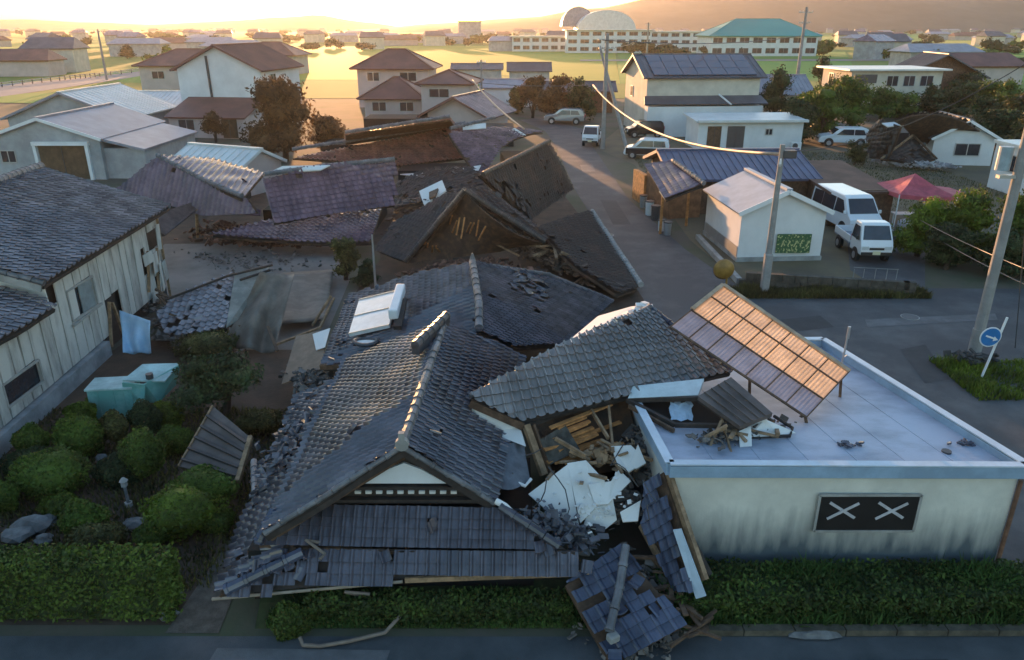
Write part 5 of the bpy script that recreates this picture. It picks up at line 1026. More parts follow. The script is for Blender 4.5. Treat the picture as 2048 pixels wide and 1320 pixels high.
def person(lab, c, rz, mats):
    c = V(c); t = thing('person', lab, 'person', c)
    J = [((0, 0, .92), .15), ((0, .01, 1.12), .14), ((0, .0, 1.34), .165), ((0, .0, 1.46), .07), ((0, -.02, 1.54), .075), ((0, -.03, 1.66), .105), ((0, -.02, 1.75), .07),
         ((-.1, 0, .86), .10), ((-.11, -.03, .47), .07), ((-.11, .02, .08), .05), ((-.12, -.14, .04), .045), ((.1, 0, .86), .10), ((.12, .04, .47), .07), ((.13, .08, .08), .05), ((.14, -.07, .04), .045),
         ((-.2, 0, 1.38), .07), ((-.27, .0, 1.1), .05), ((-.2, -.18, .95), .035), ((-.18, -.25, .92), .03), ((.2, 0, 1.38), .07), ((.27, .02, 1.1), .05), ((.22, -.14, .92), .035), ((.2, -.2, .88), .03)]
    E = [(0, 1), (1, 2), (2, 3), (3, 4), (4, 5), (5, 6), (0, 7), (7, 8), (8, 9), (9, 10), (0, 11), (11, 12), (12, 13), (13, 14), (2, 15), (15, 16), (16, 17), (17, 18), (2, 19), (19, 20), (20, 21), (21, 22)]
    Rz = Matrix.Rotation(rz, 3, 'Z'); me = bpy.data.meshes.new('body'); me.from_pydata([tuple(Rz@V(j[0])) for j in J], E, []); o = addobj('body', me, t, c)
    sk = o.modifiers.new('skin', 'SKIN'); sv = me.skin_vertices[0].data
    for i, j in enumerate(J): sv[i].radius = (j[1], j[1]*.8); sv[i].use_root = (i == 0)
    ss = o.modifiers.new('sub', 'SUBSURF'); ss.levels = 2; ss.render_levels = 2; me.materials.append(mats[0])
    # clothing by height: procedural split of the one body mesh
    MB().cyl(c+V((0, 0, 1.2)), (0, 0, 1), .19, .5, 14, .215).build('vest', mats[1], t, smooth=True); MB().cyl(c+Rz@V((0, -.01, 1.76)), (0, 0, 1), .11, .1, 12, .07).build('hair', mats[2], t, smooth=True)
    return t
def person_mat():
    m = mat('skin_and_trousers', (.35, .22, .16), .7, .1, 4); n = m.node_tree.nodes; L = m.node_tree.links; b = n['Principled BSDF']; src = b.inputs['Base Color'].links[0].from_socket
    g = n.new('ShaderNodeNewGeometry'); sp = n.new('ShaderNodeSeparateXYZ'); L.new(g.outputs['Position'], sp.inputs[0]); lt = n.new('ShaderNodeMath'); lt.operation = 'LESS_THAN'; lt.inputs[1].default_value = .98; L.new(sp.outputs[2], lt.inputs[0])
    mx = n.new('ShaderNodeMix'); mx.data_type = 'RGBA'; L.new(lt.outputs[0], mx.inputs[0]); L.new(src, mx.inputs[6]); mx.inputs[7].default_value = (.03, .035, .05, 1); L.new(mx.outputs[2], b.inputs['Base Color']); return m
person('person in pale green top and dark trousers standing at the red canopy', ct+V((.62, -1.25, 0)), .4, (person_mat(), mat('pale_green_top', (.30, .50, .40), .8, .1, 4), mat('hair', (.02, .018, .016), .7, .1, 4)))

# ------------------------------------------------------------------ poles, wires, signs
def pole(lab, b, h, r=.16, arms=(), extra=None, lean=(0, 0)):
    t = thing('utility_pole', lab, 'utility pole', b); b = V(b); top = b+V((lean[0], lean[1], h))
    MB().tube([b-V((0, 0, .2)), b.lerp(top, .5), top], [r, r*.85, r*.65], 12).build('pole', POLEM, t)
    for (z, l, a) in arms:
        c = b.lerp(top, z/h); d = V((math.cos(a), math.sin(a), 0)); MB().bar(c-d*l/2, c+d*l/2, .09, .09).build('crossarm', STEEL, t)
        for k in (-.45, -.2, .2, .45): MB().cyl(c+d*l*k+V((0, 0, .12)), (0, 0, 1), .05, .18, 8, .03).build('insulator', WHITE_M, t)
    return t, top
pc, pt_ = pole('concrete utility pole in front of the white corner shed', P(1527, 588, 0), 5.9, .14, [(5.2, .9, 1.2)])
b = P(1527, 588, 0); MB().box(b+V((.28, 0, 5.55)), (.5, .3, .3)).build('junction_box', STEEL_D, pc, bevel=.03); MB().box(b+V((0, -.02, .9)), (.31, .31, 1.6)).build('guard_sleeve', POLEM, pc, bevel=.06)
pr_, _ = pole('large utility pole with transformer at the right beside the blue round sign', P(1948, 706, 0), 11, .175, [(9.5, 1.8, .3)])
b = P(1948, 706, 0); MB().cyl(b+V((.42, .1, 6.35)), (0, 0, 1), .26, .8, 14).build('transformer', mat('transformer_teal', (.10, .17, .19), .5, .15, 3), pr_); MB().cyl(b+V((-.36, .25, 6.3)), (0, 0, 1), .2, .7, 14).build('transformer', mat('transformer_grey', (.30, .38, .42), .5, .15, 3), pr_); MB().box(b+V((0, 0, 5.8)), (1.2, .2, .1)).build('bracket', STEEL, pr_)
MB().cyl(b+V((0, 0, .45)), (0, 0, 1), .2, .8, 12).build('guard_sleeve', POLEM, pr_)
MB().tube([b+V((1.6, .4, 0)), b+V((.12, .05, 7.5))], .018, 5).build('stay_wire', STEEL_D, pr_)
pole('slim utility pole beside the white pickup truck at the lane', P(1205, 298, 0), 9.5, .2, [(9.0, 1.6, .1), (8.3, 1.4, .1)])
pole('leaning stay pole right of the slim utility pole', P(1256, 302, 0), 8.4, .17, (), lean=(-2.4, 4))
pole('tall utility pole between the solar panel house and the cream house', P(1586, 220, 0), 12.2, .24, [(11.6, 2.4, .5), (10.4, 2.0, .5)])
pole('distant utility pole in the left field', P(214, 160, 0), 9.5, .25, [(9, 2, .2)])
pole('distant utility pole in front of the school', P(1292, 130, 0), 11, .3, [(10.4, 2, .2)])
pole('short pole at the left of the lane head', P(960, 250, 0)+V((0, 6, 0)), 6.5, .14, [(6.2, 1, .2)])
pole('thin timber post by the dark bushes of the yard', P(752, 585, 0), 2.4, .05)
def wire(lab, a, b, sag, r, m, name='overhead_wire', n=18):
    a, b = V(a), V(b); return tag(MB().tube([a.lerp(b, i/n)-V((0, 0, sag*4*(i/n)*(1-i/n))) for i in range(n+1)], r, 6).build(name, m, smooth=True), lab, 'wire')
CAB = mat('cable_sheath', (.36, .27, .20), .6, .15, 3)
A_ = P(1527, 588, 0)+V((.05, 0, 5.55)); wire('thick pale sheathed cable sagging from the corner pole towards the lane head', A_, Q(1186, 170, 70), 1.4, .07, CAB)
wire('pale sheathed cable dropping behind the mauve lane roof', Q(945, 160, 84), Q(1048, 258, 56), .3, .07, CAB)
wire('thin wire running left from the slim pole', Q(1186, 170, 70), Q(955, 165, 84), .2, .03, STEEL_D)
b = P(1948, 706, 0); wire('upper thin wire crossing the right bush to the large pole', Q(1840, 440, 34), Q(2120, 565, 22), .1, .018, STEEL_D); wire('lower thin wire crossing the right bush to the large pole', Q(1850, 462, 34), Q(2120, 600, 22), .12, .018, STEEL_D)
wire('high wire along the horizon to the tall pole', Q(1205, 80, 67), Q(1610, 70, 104), .6, .04, STEEL_D)
wire('wire from the large right pole to the corner pole', b+V((0, 0, 9.4)), A_+V((.1, 0, .1)), .7, .016, STEEL_D)
wire('lower wire from the slim pole to the stay pole side', Q(1205, 96, 67), Q(1290, 60, 300), 1.5, .04, STEEL_D)
# blue round sign
b = P(1962, 757, 0); sn = thing('road_sign', 'round blue road sign with white edge on a leaning post', 'road sign', b); top = b+V((.32, .0, 2.0)); MB().tube([b, top], .035, 8).build('post', WHITE_M, sn)
c = P(1981, 673, 0); c = Q(1981, 674, b.y-.06); MB().cyl(c, (0, 1, .05), .32, .02, 28).build('disc', WHITE_M, sn)
MB().cyl(c-V((0, .016, 0)), (0, 1, .05), .285, .012, 28).build('face', mat('sign_blue', (.02, .17, .45), .5, .1, 3), sn); MB().bar(c+V((-.16, -.03, .05)), c+V((.16, -.03, -.06)), .05, .01, V((0, 1, 0))).build('arrow', WHITE_M, sn); MB().ext([c+V((.10, -.03, .03)), c+V((.22, -.03, -.08)), c+V((.07, -.03, -.12))], (0, -.012, 0)).build('arrow', WHITE_M, sn)
# traffic mirror seen from behind
b = P(1450, 592, 0); mr = thing('traffic_mirror', 'round orange-backed traffic mirror at the corner of the lane', 'traffic mirror', b); c = Q(1449, 540, b.y); MB().tube([b, V((b.x, b.y+.04, c.z+.1))], .04, 8).build('post', mat('mirror_orange', (.30, .16, .03), .5, .2, 4), mr)
MB().tube([c+V((0, -.06, 0)), c+V((0, 0, 0)), c+V((0, .10, 0))], [.12, .36, .42], 20).build('back', bpy.data.materials['mirror_orange'], mr, smooth=True)
# retaining wall and railing under the shed
rwall = thing('retaining_wall', 'low dark retaining wall below the white corner shed', 'wall', P(1640, 590, 0)); a, b = P(1478, 574, 0), P(1830, 596, 0)
for i in range(14):
    for j in range(2):
        p0, p1 = a.lerp(b, (i+.02+.5*j*(i < 13))/14), a.lerp(b, (i+.98+.5*j*(i < 13))/14)
        MB().bar(p0+V((0, .12, .16+.31*j)), p1+V((0, .12, .16+.31*j)), .24, .30).build('wall_block', mat('mossy_block', (.085, .075, .06), .95, .35, 2.5, isl=.25, bump=.4) if i+j == 0 else bpy.data.materials['mossy_block'], rwall)
a, b = P(1395, 478, 0), P(1478, 568, 0)
kb = thing('lane_kerb', 'low concrete kerb along the lane beside the white corner shed', 'kerb', a)
for i in range(10): MB().bar(a.lerp(b, (i+.02)/10)+V((0, 0, .12)), a.lerp(b, (i+.98)/10)+V((0, 0, .12)), .22, .26).build('kerb_stone', CONC, kb)
rl = thing('white_railing', 'thin pale post railing in front of the pickup truck', 'railing', P(1745, 575, 0))
for x in (1702, 1722, 1745, 1768, 1788): b = P(x, 578, 0); MB().tube([b, b+V((0, 0, .85))], .014, 6).build('post', CONC, rl)
MB().tube([P(1700, 578, 0)+V((0, 0, .93)), P(1790, 578, 0)+V((0, 0, .83))], .012, 6).build('rail', CONC, rl)

# ------------------------------------------------------------------ school and far buildings
def far(name, lab, cx, Y, w, d, h, rise, wm, rm, roof, rows=0, cols=0, **k):
    wins = [('f', (i-(cols-1)/2)*w/cols, (j+.55)*h/rows, w/cols*.7, h/rows*.5) for i in range(cols) for j in range(rows)] if rows else ()
    X = (cx-1024)/F*(Y*math.cos(TH)+(H-4)*math.sin(TH)); return house(name, lab, X, Y, 0, w, d, h, rise, wm, rm, roof, 1.0, wins=wins, seam=False, cat='building', th=.3, **k)
far('school_block', 'white three-storey school block left of the teal roof', 1215, 330, 34, 10, 8.6, .3, WHITE, SHEET_S, 'flat', 3, 7)
far('school_block', 'white school wing between the long block and the teal-roofed hall', 1345, 335, 22, 10, 8.0, .3, WHITE, SHEET_S, 'flat', 3, 5)
far('school_hall', 'white school hall under a wide teal hip roof', 1510, 300, 38, 22, 7.0, 5.6, WHITE, ROOF_T, 'hip', 2, 8)
far('school_outbuilding', 'low white building left of the school block', 1080, 350, 24, 9, 6.0, .3, WHITE, SHEET_S, 'flat', 2, 6)
far('grey_factory', 'grey box building on the left horizon', 940, 520, 14, 10, 13, .2, GREYW, SHEET_G, 'flat', 0, 0)
# arched gymnasium
gX = (1212-1024)/F*(380*math.cos(TH)+3); gy_ = 380; gm = thing('gymnasium', 'gymnasium with white arched vault roof above the school block', 'building', (gX, gy_, 0))
MB().box((gX, gy_+10, 4.5), (26, 20, 9)).build('wall', WHITE, gm); arc = [V((gX+13.5*math.cos(a), gy_-1, 8.6+8.5*math.sin(a))) for a in np.linspace(0, math.pi, 15)]
MB().ext(arc, (0, 23, 0)).build('vault_roof', SHEET_S, gm); arc2 = [V((gX-12+8*math.cos(a), gy_+16, 10+9*math.sin(a))) for a in np.linspace(0, math.pi, 13)]; MB().ext(arc2, (0, 14, 0)).build('rear_vault', SHEET_G, gm)
# scattered far houses (nothing tells them apart)
rg = random.Random(21); k = 0; cache = {}
def small(ix):
    """a mesh pair for a little far house"""
    if ix in cache: return cache[ix]
    w, d, h, r = [(11, 8, 5.5, 2.2), (14, 8, 3.5, 2), (9, 8, 5.8, 1.8), (18, 9, 4.5, 1.6)][ix]; wl = MB().box((0, 0, h/2), (w, d, h)); A, B = w/2+.6, d/2+.6; rf_ = MB()
    for s in (-1, 1): rf_.slab([V((-A, s*B, h-.2)), V((A, s*B, h-.2)), V((A*.8, 0, h+r)), V((-A*.8, 0, h+r))], .25)
    for s in (-1, 1): rf_.slab([V((s*A, -B, h-.2)), V((s*A, B, h-.2)), V((s*A*.8, 0, h+r))], .25)
    out = []
    for nm, m_, b_ in (('wall', [CREAM, PINK, GREYW, GREYW][ix], wl), ('roof', [ROOF_G, ROOF_R, TILE_P, SHEET_G][ix], rf_)):
        me = bpy.data.meshes.new(nm); me.from_pydata([tuple(v) for v in b_.v], [], b_.f); me.materials.append(m_); out.append((nm, me))
    cache[ix] = out; return out
def put_small(x, y, rot, ix, lab, grp, nm='far_house'):
    if (ix, 'j') not in cache:
        (n1, m1), (n2, m2) = small(ix); v1 = [v.co[:] for v in m1.vertices]; me = bpy.data.meshes.new('far_house'); k = len(v1)
        me.from_pydata(v1+[v.co[:] for v in m2.vertices], [], [tuple(p.vertices) for p in m1.polygons]+[tuple(a+k for a in p.vertices) for p in m2.polygons])
        me.materials.append(m1.materials[0]); me.materials.append(m2.materials[0]); n_ = len(m1.polygons)
        for q, p in enumerate(me.polygons): p.material_index = int(q >= n_)
        cache[(ix, 'j')] = me
    if y < 260:
        t = thing(nm, lab, 'house', (x, y, 0), grp); t.rotation_euler.z = R(rot)
        for n_, me in small(ix): addobj(n_, me, t)
    else:
        t = addobj(nm, cache[(ix, 'j')], None, V((x, y, 0))); t.location = (x, y, 0); t.rotation_euler.z = R(rot); tag(t, lab, 'house', grp)
for i in range(180):
    Y = 190*math.exp(rg.random()**.7*2.3); pxx = rg.uniform(-120, 2170); X = (pxx-1024)/F*Y*.94
    if 560 < pxx < 1240 and Y < 330: continue
    if 1060 < pxx < 1720 and Y < 420: continue
    if pxx > 1860 and Y < 420 and rg.random() < .7: continue
    put_small(X, Y, rg.uniform(-30, 30), rg.randrange(4), 'small far house scattered over the plain towards the horizon', 'far houses on the plain')
for (x, Y, ix, lab) in ((40, 175, 1, 'low far house with wide brown eaves at the left edge'), (112, 190, 0, 'white two-storey far house beside the left fields'), (1870, 200, 3, 'long blue-grey roofed far house beyond the cream house'), (1955, 150, 1, 'far house at the right behind the green field')):
    put_small((x-1024)/F*Y*.94, Y, 5, ix, lab, None, 'far_house')

for (x, y, lab) in ((1820, 634, 'round iron manhole cover on the crossing behind the flat roof'), (1215, 470, 'round iron manhole cover in the narrow lane')):
    c = P(x, y, .025); t = thing('manhole_cover', lab, 'manhole cover', c); MB().cyl(c, (0, 0, 1), .33, .02, 24).build('rim', CONC, t); MB().cyl(c+V((0, 0, .006)), (0, 0, 1), .29, .02, 24).build('lid', STEEL_D, t)
for (hx_, hy_, lab) in ((12.4, 76.0, 'white air-conditioner unit at the left foot of the solar panel house'), (24.6, 67.0, 'white air-conditioner unit at the right of the white annex')):
    t = thing('air_conditioner', lab, 'air conditioner', (hx_, hy_, 0)); MB().box((hx_, hy_, .38), (.85, .32, .66)).build('case', WHITE_M, t, bevel=.02); MB().cyl((hx_-.12, hy_-.165, .40), (0, 1, 0), .24, .02, 16).build('fan_grille', STEEL_D, t)

# ------------------------------------------------------------------ trees
def T_(lab, x, y, h, rx, m, seed, **k): p = P(x, y, 0); return tree(lab, p.x, p.y, h, rx, m, seed, **k)
T_('big bushy green tree with orange light in its leaf colour in front of the white gable house', 572, 322, 6.6, 3.2, L_LIT, 1, n=7000, size=.17, lobes=14, trunk_h=.1)
T_('small tree with orange light in its leaf colour, left of the big bushy tree', 432, 285, 2.8, 1.5, L_LIT, 2, n=1500, size=.14, trunk_h=.1)
T_('low bush with orange light in its leaf colour, right of the big bushy tree', 655, 305, 3.2, 2.2, L_LIT, 3, n=2400, size=.15, trunk_h=.1)
T_('olive bush beside the rear wing', 692, 560, 1.9, .75, L_OLV, 4, n=1800, size=.07, trunk_h=.1); T_('low olive bush below the olive bush', 735, 575, 1.2, .6, L_DRK, 5, n=1300, size=.07, trunk_h=.1)
for i, (x, y, h, r, m, lab) in enumerate(((1065, 236, 4.6, 2.4, L_LIT, 'orange-tinted tree at the left of the lane-head thicket'), (1110, 240, 4.8, 2.8, L_LIT, 'orange-tinted tree second in the lane-head thicket'), (1160, 240, 4.6, 2.8, L_DRK, 'dark tree at the right of the lane-head thicket'),
    (1545, 240, 5.6, 2.6, L_DRK, 'round dark tree right of the solar panel house'), (1600, 288, 4.0, 2.6, L_DRK, 'dark hedge tree right of the white annex'), (1640, 280, 5.2, 3.0, L_GRN, 'green tree behind the white sport utility car'),
    (1700, 262, 5.6, 3.2, L_GRN, 'green tree left of the brown wreck'), (1640, 180, 5.4, 2.6, L_DRK, 'dark round tree by the tall utility pole'), (1760, 240, 4.2, 3.0, L_GRN, 'green bush below the cream house'),
    (1905, 240, 4.4, 3.4, L_DRK, 'dark trees right of the cream house'), (1960, 230, 4.0, 3.6, L_GRN, 'green bush at the right of the cream house garden'), (2030, 280, 4.5, 3.2, L_OLV, 'yellow-green tree at the right edge'),
    (1990, 300, 3.4, 2.4, L_DRK, 'dark bush right of the white gable hut'), (1708, 330, 1.8, 1.3, L_OLV, 'scrawny olive shrub in front of the brown wreck'), (1580, 275, 3.2, 1.8, L_DRK, 'dark shrub at the corner of the white annex'), (255, 118, 5, 3.2, L_DRK, 'lone dark tree in the left field'))):
    T_(lab, x, y, h, r, m, 10+i, n=2600, size=.16 if i != 13 else .06, trunk_h=.08)
bb = P(1960, 560, 0)
for i, (dx, dy, h, r, m, lab) in enumerate(((-.9, 3.6, 2.7, 1.6, L_BRT, 'bright green bush at the left of the right-hand thicket'), (1.0, 3.4, 3.3, 1.9, L_BRT, 'tallest bright green bush in the right-hand thicket'), (-.7, 1.5, 2.0, 1.7, L_DRK, 'dark bush at the front of the right-hand thicket'), (2.8, 2.2, 3.2, 1.9, L_GRN, 'green bush behind the large utility pole'), (1.5, .6, 1.9, 1.7, L_DRK, 'dark low bush by the road edge behind the pole'), (3.4, .2, 2.2, 1.6, L_DRK, 'dark bush at the right edge beside the road'))):
    tree(lab, bb.x+dx, bb.y+dy, h, r, m, 40+i, n=5200, size=.085, trunk_h=.03, lobes=13, ry=1.4)
for i, (x, y, h, r, m, lab) in enumerate(((1622, 262, 4.6, 2.6, L_DRK, 'dark tree standing left of the cream house garden'), (1668, 225, 4.4, 3.0, L_DRK, 'dark tree behind the tall utility pole foot'), (1725, 212, 3.4, 2.6, L_GRN, 'low green tree against the cream house left side'), (1590, 262, 3.6, 2.0, L_GRN, 'green shrub tree at the right end of the white annex'), (1800, 236, 3.0, 2.6, L_GRN, 'green shrub below the cream house windows'), (1860, 234, 3.6, 2.6, L_DRK, 'dark shrub at the right foot of the cream house'), (1935, 205, 4.6, 3.6, L_DRK, 'dark tree behind the blue-grey roofed house'), (2010, 238, 4.2, 3.4, L_GRN, 'green tree in front of the blue-grey roofed house'), (1975, 268, 3.6, 2.6, L_DRK, 'dark tree behind the white gable hut'), (2044, 320, 3.8, 2.4, L_OLV, 'yellow-green bush behind the white edge hut'), (1560, 210, 4.2, 2.2, L_DRK, 'dark tree behind the round dark tree'), (1035, 228, 3.4, 2.0, L_OLV, 'olive bush at the left end of the lane-head thicket'))):
    T_(lab, x, y, h, r, m, 60+i, n=2600, size=.16, trunk_h=.06)
for i in range(260):
    rg = random.Random(100+i); Y = 170*math.exp(rg.random()**.8*2.4); pxx = rg.uniform(-120, 2170); X = (pxx-1024)/F*Y*.94
    if 560 < pxx < 1240 and Y < 340: Y = 345+rg.random()*300; X = (pxx-1024)/F*Y*.94
    if 1240 <= pxx < 1720 and Y < 290: Y = 292+rg.random()*6; X = (pxx-1024)/F*Y*.94
    h, rx = rg.uniform(3, 6.5), rg.uniform(2.5, 7); bl_ = [(V((X+rg.uniform(-.6, .6)*rx, Y+rg.uniform(-.4, .4)*rx, h*rg.uniform(.35, .7))), (rx*rg.uniform(.35, .6), rx*.45, h*rg.uniform(.22, .34))) for _ in range(5)]
    tag(foliage('far_tree', [L_DRK, L_GRN, L_OLV][i % 3], None, bl_, 260, .6, i, core=.8), 'small far tree dotted across the plain', 'tree', 'far trees on the plain')
# ------------------------------------------------------------------ grass
def blades(name, lab, x0, x1, y0, y1, n, h, m, zf=lambda x, y: 0*x, seed=0, cat='grass', mask=None):
    r = np.random.default_rng(seed); x = r.uniform(x0, x1, n); y = r.uniform(y0, y1, n)
    if mask is not None: k = mask(x, y); x, y = x[k], y[k]; n = len(x)
    z = zf(x, y); a = r.uniform(0, 6.28, n); hh = h*(.45+.8*r.random(n))*(.75+.35*np.sin(x*2.1+y*1.3)*np.cos(y*1.7)); ln = r.normal(0, .35, (n, 2))*hh[:, None]; w_ = .012+.01*r.random(n)
    p = np.c_[x, y, z]; d = np.c_[np.cos(a)*w_, np.sin(a)*w_, 0*a]; mid = p+np.c_[ln*.35, hh*.6]; tip = p+np.c_[ln, hh]
    q = np.stack([p-d, p+d, mid+d*.8, mid-d*.8, tip], 1).reshape(-1, 3); b = np.arange(n)*5
    f4 = np.c_[b, b+1, b+2, b+3]; f3 = np.c_[b+3, b+2, b+4, b+4]
    o0 = V(((x0+x1)/2, (y0+y1)/2, 0)); f = np.concatenate([f4, np.c_[b+3, b+2, b+4, b+2]])[:len(f4)]
    # second half of each blade as its own quad collapsed to a point
    tri = np.c_[b+3, b+2, b+4]
    me = bpy.data.meshes.new(name); loops = np.concatenate([f4.ravel(), tri.ravel()]).astype(np.int32)
    me.vertices.add(len(q)); me.vertices.foreach_set('co', (q-np.array(tuple(o0))).astype(np.float32).ravel()); me.loops.add(len(loops)); me.loops.foreach_set('vertex_index', loops)
    me.polygons.add(2*n); me.polygons.foreach_set('loop_start', np.concatenate([np.arange(n)*4, 4*n+np.arange(n)*3]).astype(np.int32)); me.update(calc_edges=True); me.materials.append(m)
    o = addobj(name, me, None, o0); o.location = o0; return tag(o, lab, cat, kind='stuff')
bank = lambda x, y: np.clip((y-10.6)*.35, 0, .42)
SOIL_G = mat('bank_soil', (.035, .045, .015), .95, .3, 3)
def bankmesh(x0, x1, y0, y1):
    mb = MB(); mb.add([(x0, y0, 0), (x1, y0, 0), (x1, (y0+y1)/2, .25), (x0, (y0+y1)/2, .25), (x0, y1, .42), (x1, y1, .42)], [(0, 1, 2, 3), (3, 2, 5, 4)]); return tag(mb.build('grass_bank', SOIL_G), kind='structure')
bankmesh(2.6, 11.5, 10.6, 11.9); bankmesh(-4.6, 1.6, 10.62, 11.4)
h2 = thing('hedge', 'loose dark green hedge below the cream building wall', 'hedge', (7, 11.2, 0)); hedge_fol(h2, 2.9, 11.6, 10.72, 11.8, .56, 15000, .045, L_HDG, 14); MB().box((7.2, 11.3, .26), (8.7, .9, .5)).build('branch_core', L_DRK, h2)
blades('grass', 'tall grass growing through the hedge below the cream building', 2.7, 11.5, 10.58, 11.6, 12000, .42, GRASS, bank, 1)
h3 = thing('hedge', 'low dark hedge under the sagging front eave', 'hedge', (-1.4, 10.85, 0)); hedge_fol(h3, -3.7, 1.0, 10.66, 11.05, .5, 6000, .04, L_HDG, 15); MB().box((-1.35, 10.88, .22), (4.5, .3, .42)).build('branch_core', L_DRK, h3)
blades('grass', 'dark grass under the sagging front eave', -4.4, 1.7, 10.62, 11.2, 12000, .22, GRASS, bank, 2)
blades('grass', 'bright grass patch beside the blue road sign', 13.4, 19, 19.5, 22.3, 9000, .22, L_BRT, seed=3)
blades('grass', 'sparse weeds on the garden soil', -13, -5.8, 11.6, 19, 16000, .17, L_OLV, seed=4)
blades('grass', 'dry grass in front of the brown wreck', 8, 32, 44, 66, 24000, .16, L_OLV, seed=5, mask=lambda x, y: x > 9+(y-44)*.05)
blades('grass', 'weeds along the foot of the retaining wall', 8.2, 16.6, 28.3, 29.3, 9000, .38, L_OLV, seed=6)
mb = MB(); 
for i in range(9): mb.bar((3.2+i*.9, 10.52, .06), (3.2+i*.9+.88, 10.52, .06), .16, .13)
tag(mb.build('kerb', mat('mossy_kerb', (.085, .075, .055), .95, .4, 3, bump=.4)), kind='structure')
rock('flat grey stone lying at the kerb below the cream building', P(1628, 1268, .05), (.34, .16, .08), 77, STONE)
# ------------------------------------------------------------------ rubble
def rubble(lab, region, n, s, m, seed, spread=None, name='rubble'):
    rg = random.Random(seed); vs = []; fs = []
    xs = [q[0] for q in region]; ys = [q[1] for q in region]; pts = [V(q) for q in region]; mb = MB()
    for _ in range(n):
        w_ = [rg.random()**2+.01 for _ in pts]; t_ = sum(w_); p = sum((q*(a/t_) for q, a in zip(pts, w_)), V((0, 0, 0)))+V((rg.gauss(0, .12), rg.gauss(0, .12), abs(rg.gauss(0, .07))))
        k = rg.uniform(.4, 1.6)*s; mb.box(p, (k*rg.uniform(.6, 1.6), k*rg.uniform(.5, 1), k*rg.uniform(.12, .35)), Matrix.Rotation(rg.uniform(0, 6), 3, 'Z')@Matrix.Rotation(rg.gauss(0, .6), 3, 'X')@Matrix.Rotation(rg.gauss(0, .5), 3, 'Y'))
    return tag(mb.build(name, m), lab, 'rubble', kind='stuff')
rubble('broken tiles and clay between skirt roof and plaster slabs', px([(1020, 1010, 1.7), (1140, 1060, 1.1), (1130, 1110, .9), (1250, 1080, 1.0), (1180, 1130, .8), (1040, 980, 1.6)]), 260, .11, RUBT, 1)
rubble('clay and tile rubble under the hanging roof strip', px([(1240, 1060, .9), (1340, 1180, .3), (1400, 1260, .1), (1380, 1310, .05), (1120, 1130, .6), (1130, 1230, .1)]), 420, .12, RUBM, 2)
rubble('rubble heap between leaning house and flat building', px([(1260, 840, 2.1), (1320, 880, 1.9), (1300, 960, 1.5), (1250, 960, 1.4)]), 260, .14, RUBM, 3)
rubble('broken tiles spilled over the left skirt roof', px([(520, 880, 1.1), (600, 860, 1.45), (560, 980, 1.3), (520, 1000, 1.05), (640, 800, 1.55)]), 130, .12, RUBT, 4)
rubble('rubble strip behind the rear wing', px([(700, 575, .8), (800, 548, 1.2), (900, 525, 1.4), (1000, 520, 1.5), (1100, 530, 1.3), (1220, 590, .8), (850, 535, .5), (950, 512, .9)]), 1000, .2, mat('russet_rubble', (.12, .06, .04), .9, .35, 3, isl=.5), 5)
rubble('brown rubble between the slumped brown roofs', px([(1000, 500, .8), (1090, 490, 1.2), (1120, 530, 1.0), (1230, 600, .4), (1060, 440, .9)]), 700, .2, mat('brown_rubble', (.14, .09, .06), .9, .35, 3, isl=.5), 6)
rubble('rubble in front of the broken mauve house', px([(320, 480, .3), (420, 485, .3), (560, 492, .3), (700, 494, .3), (760, 470, .5)]), 420, .22, bpy.data.materials['russet_rubble'], 7)
rubble('rubble along the yard beside the storehouse', px([(250, 600, .4), (330, 580, .4), (310, 700, .3), (400, 720, .2), (520, 720, .3)]), 300, .16, RUBM, 8)
rubble('pale rubble heap in front of the brown wreck', px([(1740, 322, .3), (1820, 330, .35), (1880, 332, .4), (1930, 338, .3)]), 400, .3, mat('pale_rubble', (.36, .34, .35), .9, .3, 3, isl=.4), 9)
rubble('shards and dust on the left of the flat roof', px([(1340, 880, 2.46), (1480, 880, 2.46), (1560, 860, 2.46), (1640, 830, 2.46), (1380, 900, 2.46)]), 160, .09, RUBM, 10)
rubble('tile shards on the road edge by the fallen roof piece', [(1.0, 10.5, .02), (2.9, 10.45, .02), (2.2, 9.6, .02), (3.2, 10.9, .1)], 220, .09, RUBM, 11)
rubble('stone rubble at the foot of the large utility pole', px([(1905, 715, .05), (1940, 722, .15), (1985, 718, .1)]), 90, .16, mat('dark_stone_bits', (.06, .06, .06), .9, .3, 3, isl=.4), 12)
rubble('broken bits under the plywood sheet', px([(560, 730, .3), (640, 760, .8), (690, 745, 1.2), (600, 800, .9)]), 220, .14, RUBM, 13)
rubble('white plaster crumbs and splinters around the fallen slabs', px([(1060, 960, 1.6), (1120, 1060, 1.1), (1230, 940, 1.9), (1290, 960, 1.8), (1210, 1070, 1.0), (1260, 1060, 1.2)]), 70, .06, PLASTER, 14)
rubble('splintered laths in front of the torn wall', px([(1080, 930, 1.7), (1150, 920, 1.9), (1240, 880, 2.1), (1290, 880, 2.1), (1300, 940, 1.8)]), 45, .13, WOOD_L, 15)
rubble('tile and clay debris in the gap right of the white gable', px([(960, 900, 1.8), (1010, 960, 1.7), (1040, 900, 1.9), (980, 860, 2.0)]), 260, .12, RUBM, 16)
rg = random.Random(31)
for i in range(6):
    a = P(rg.uniform(1090, 1290), rg.uniform(860, 960), 2.2); q = [a]
    for k in range(5): q.append(q[-1]+V((rg.uniform(-.25, .25), rg.uniform(-.3, .05), rg.uniform(-.3, .1))))
    tag(MB().tube(q, .012, 5).build('loose_wire', STEEL_D), 'thin loose cable dangling from the torn wall', 'cable', 'cables from the torn wall')
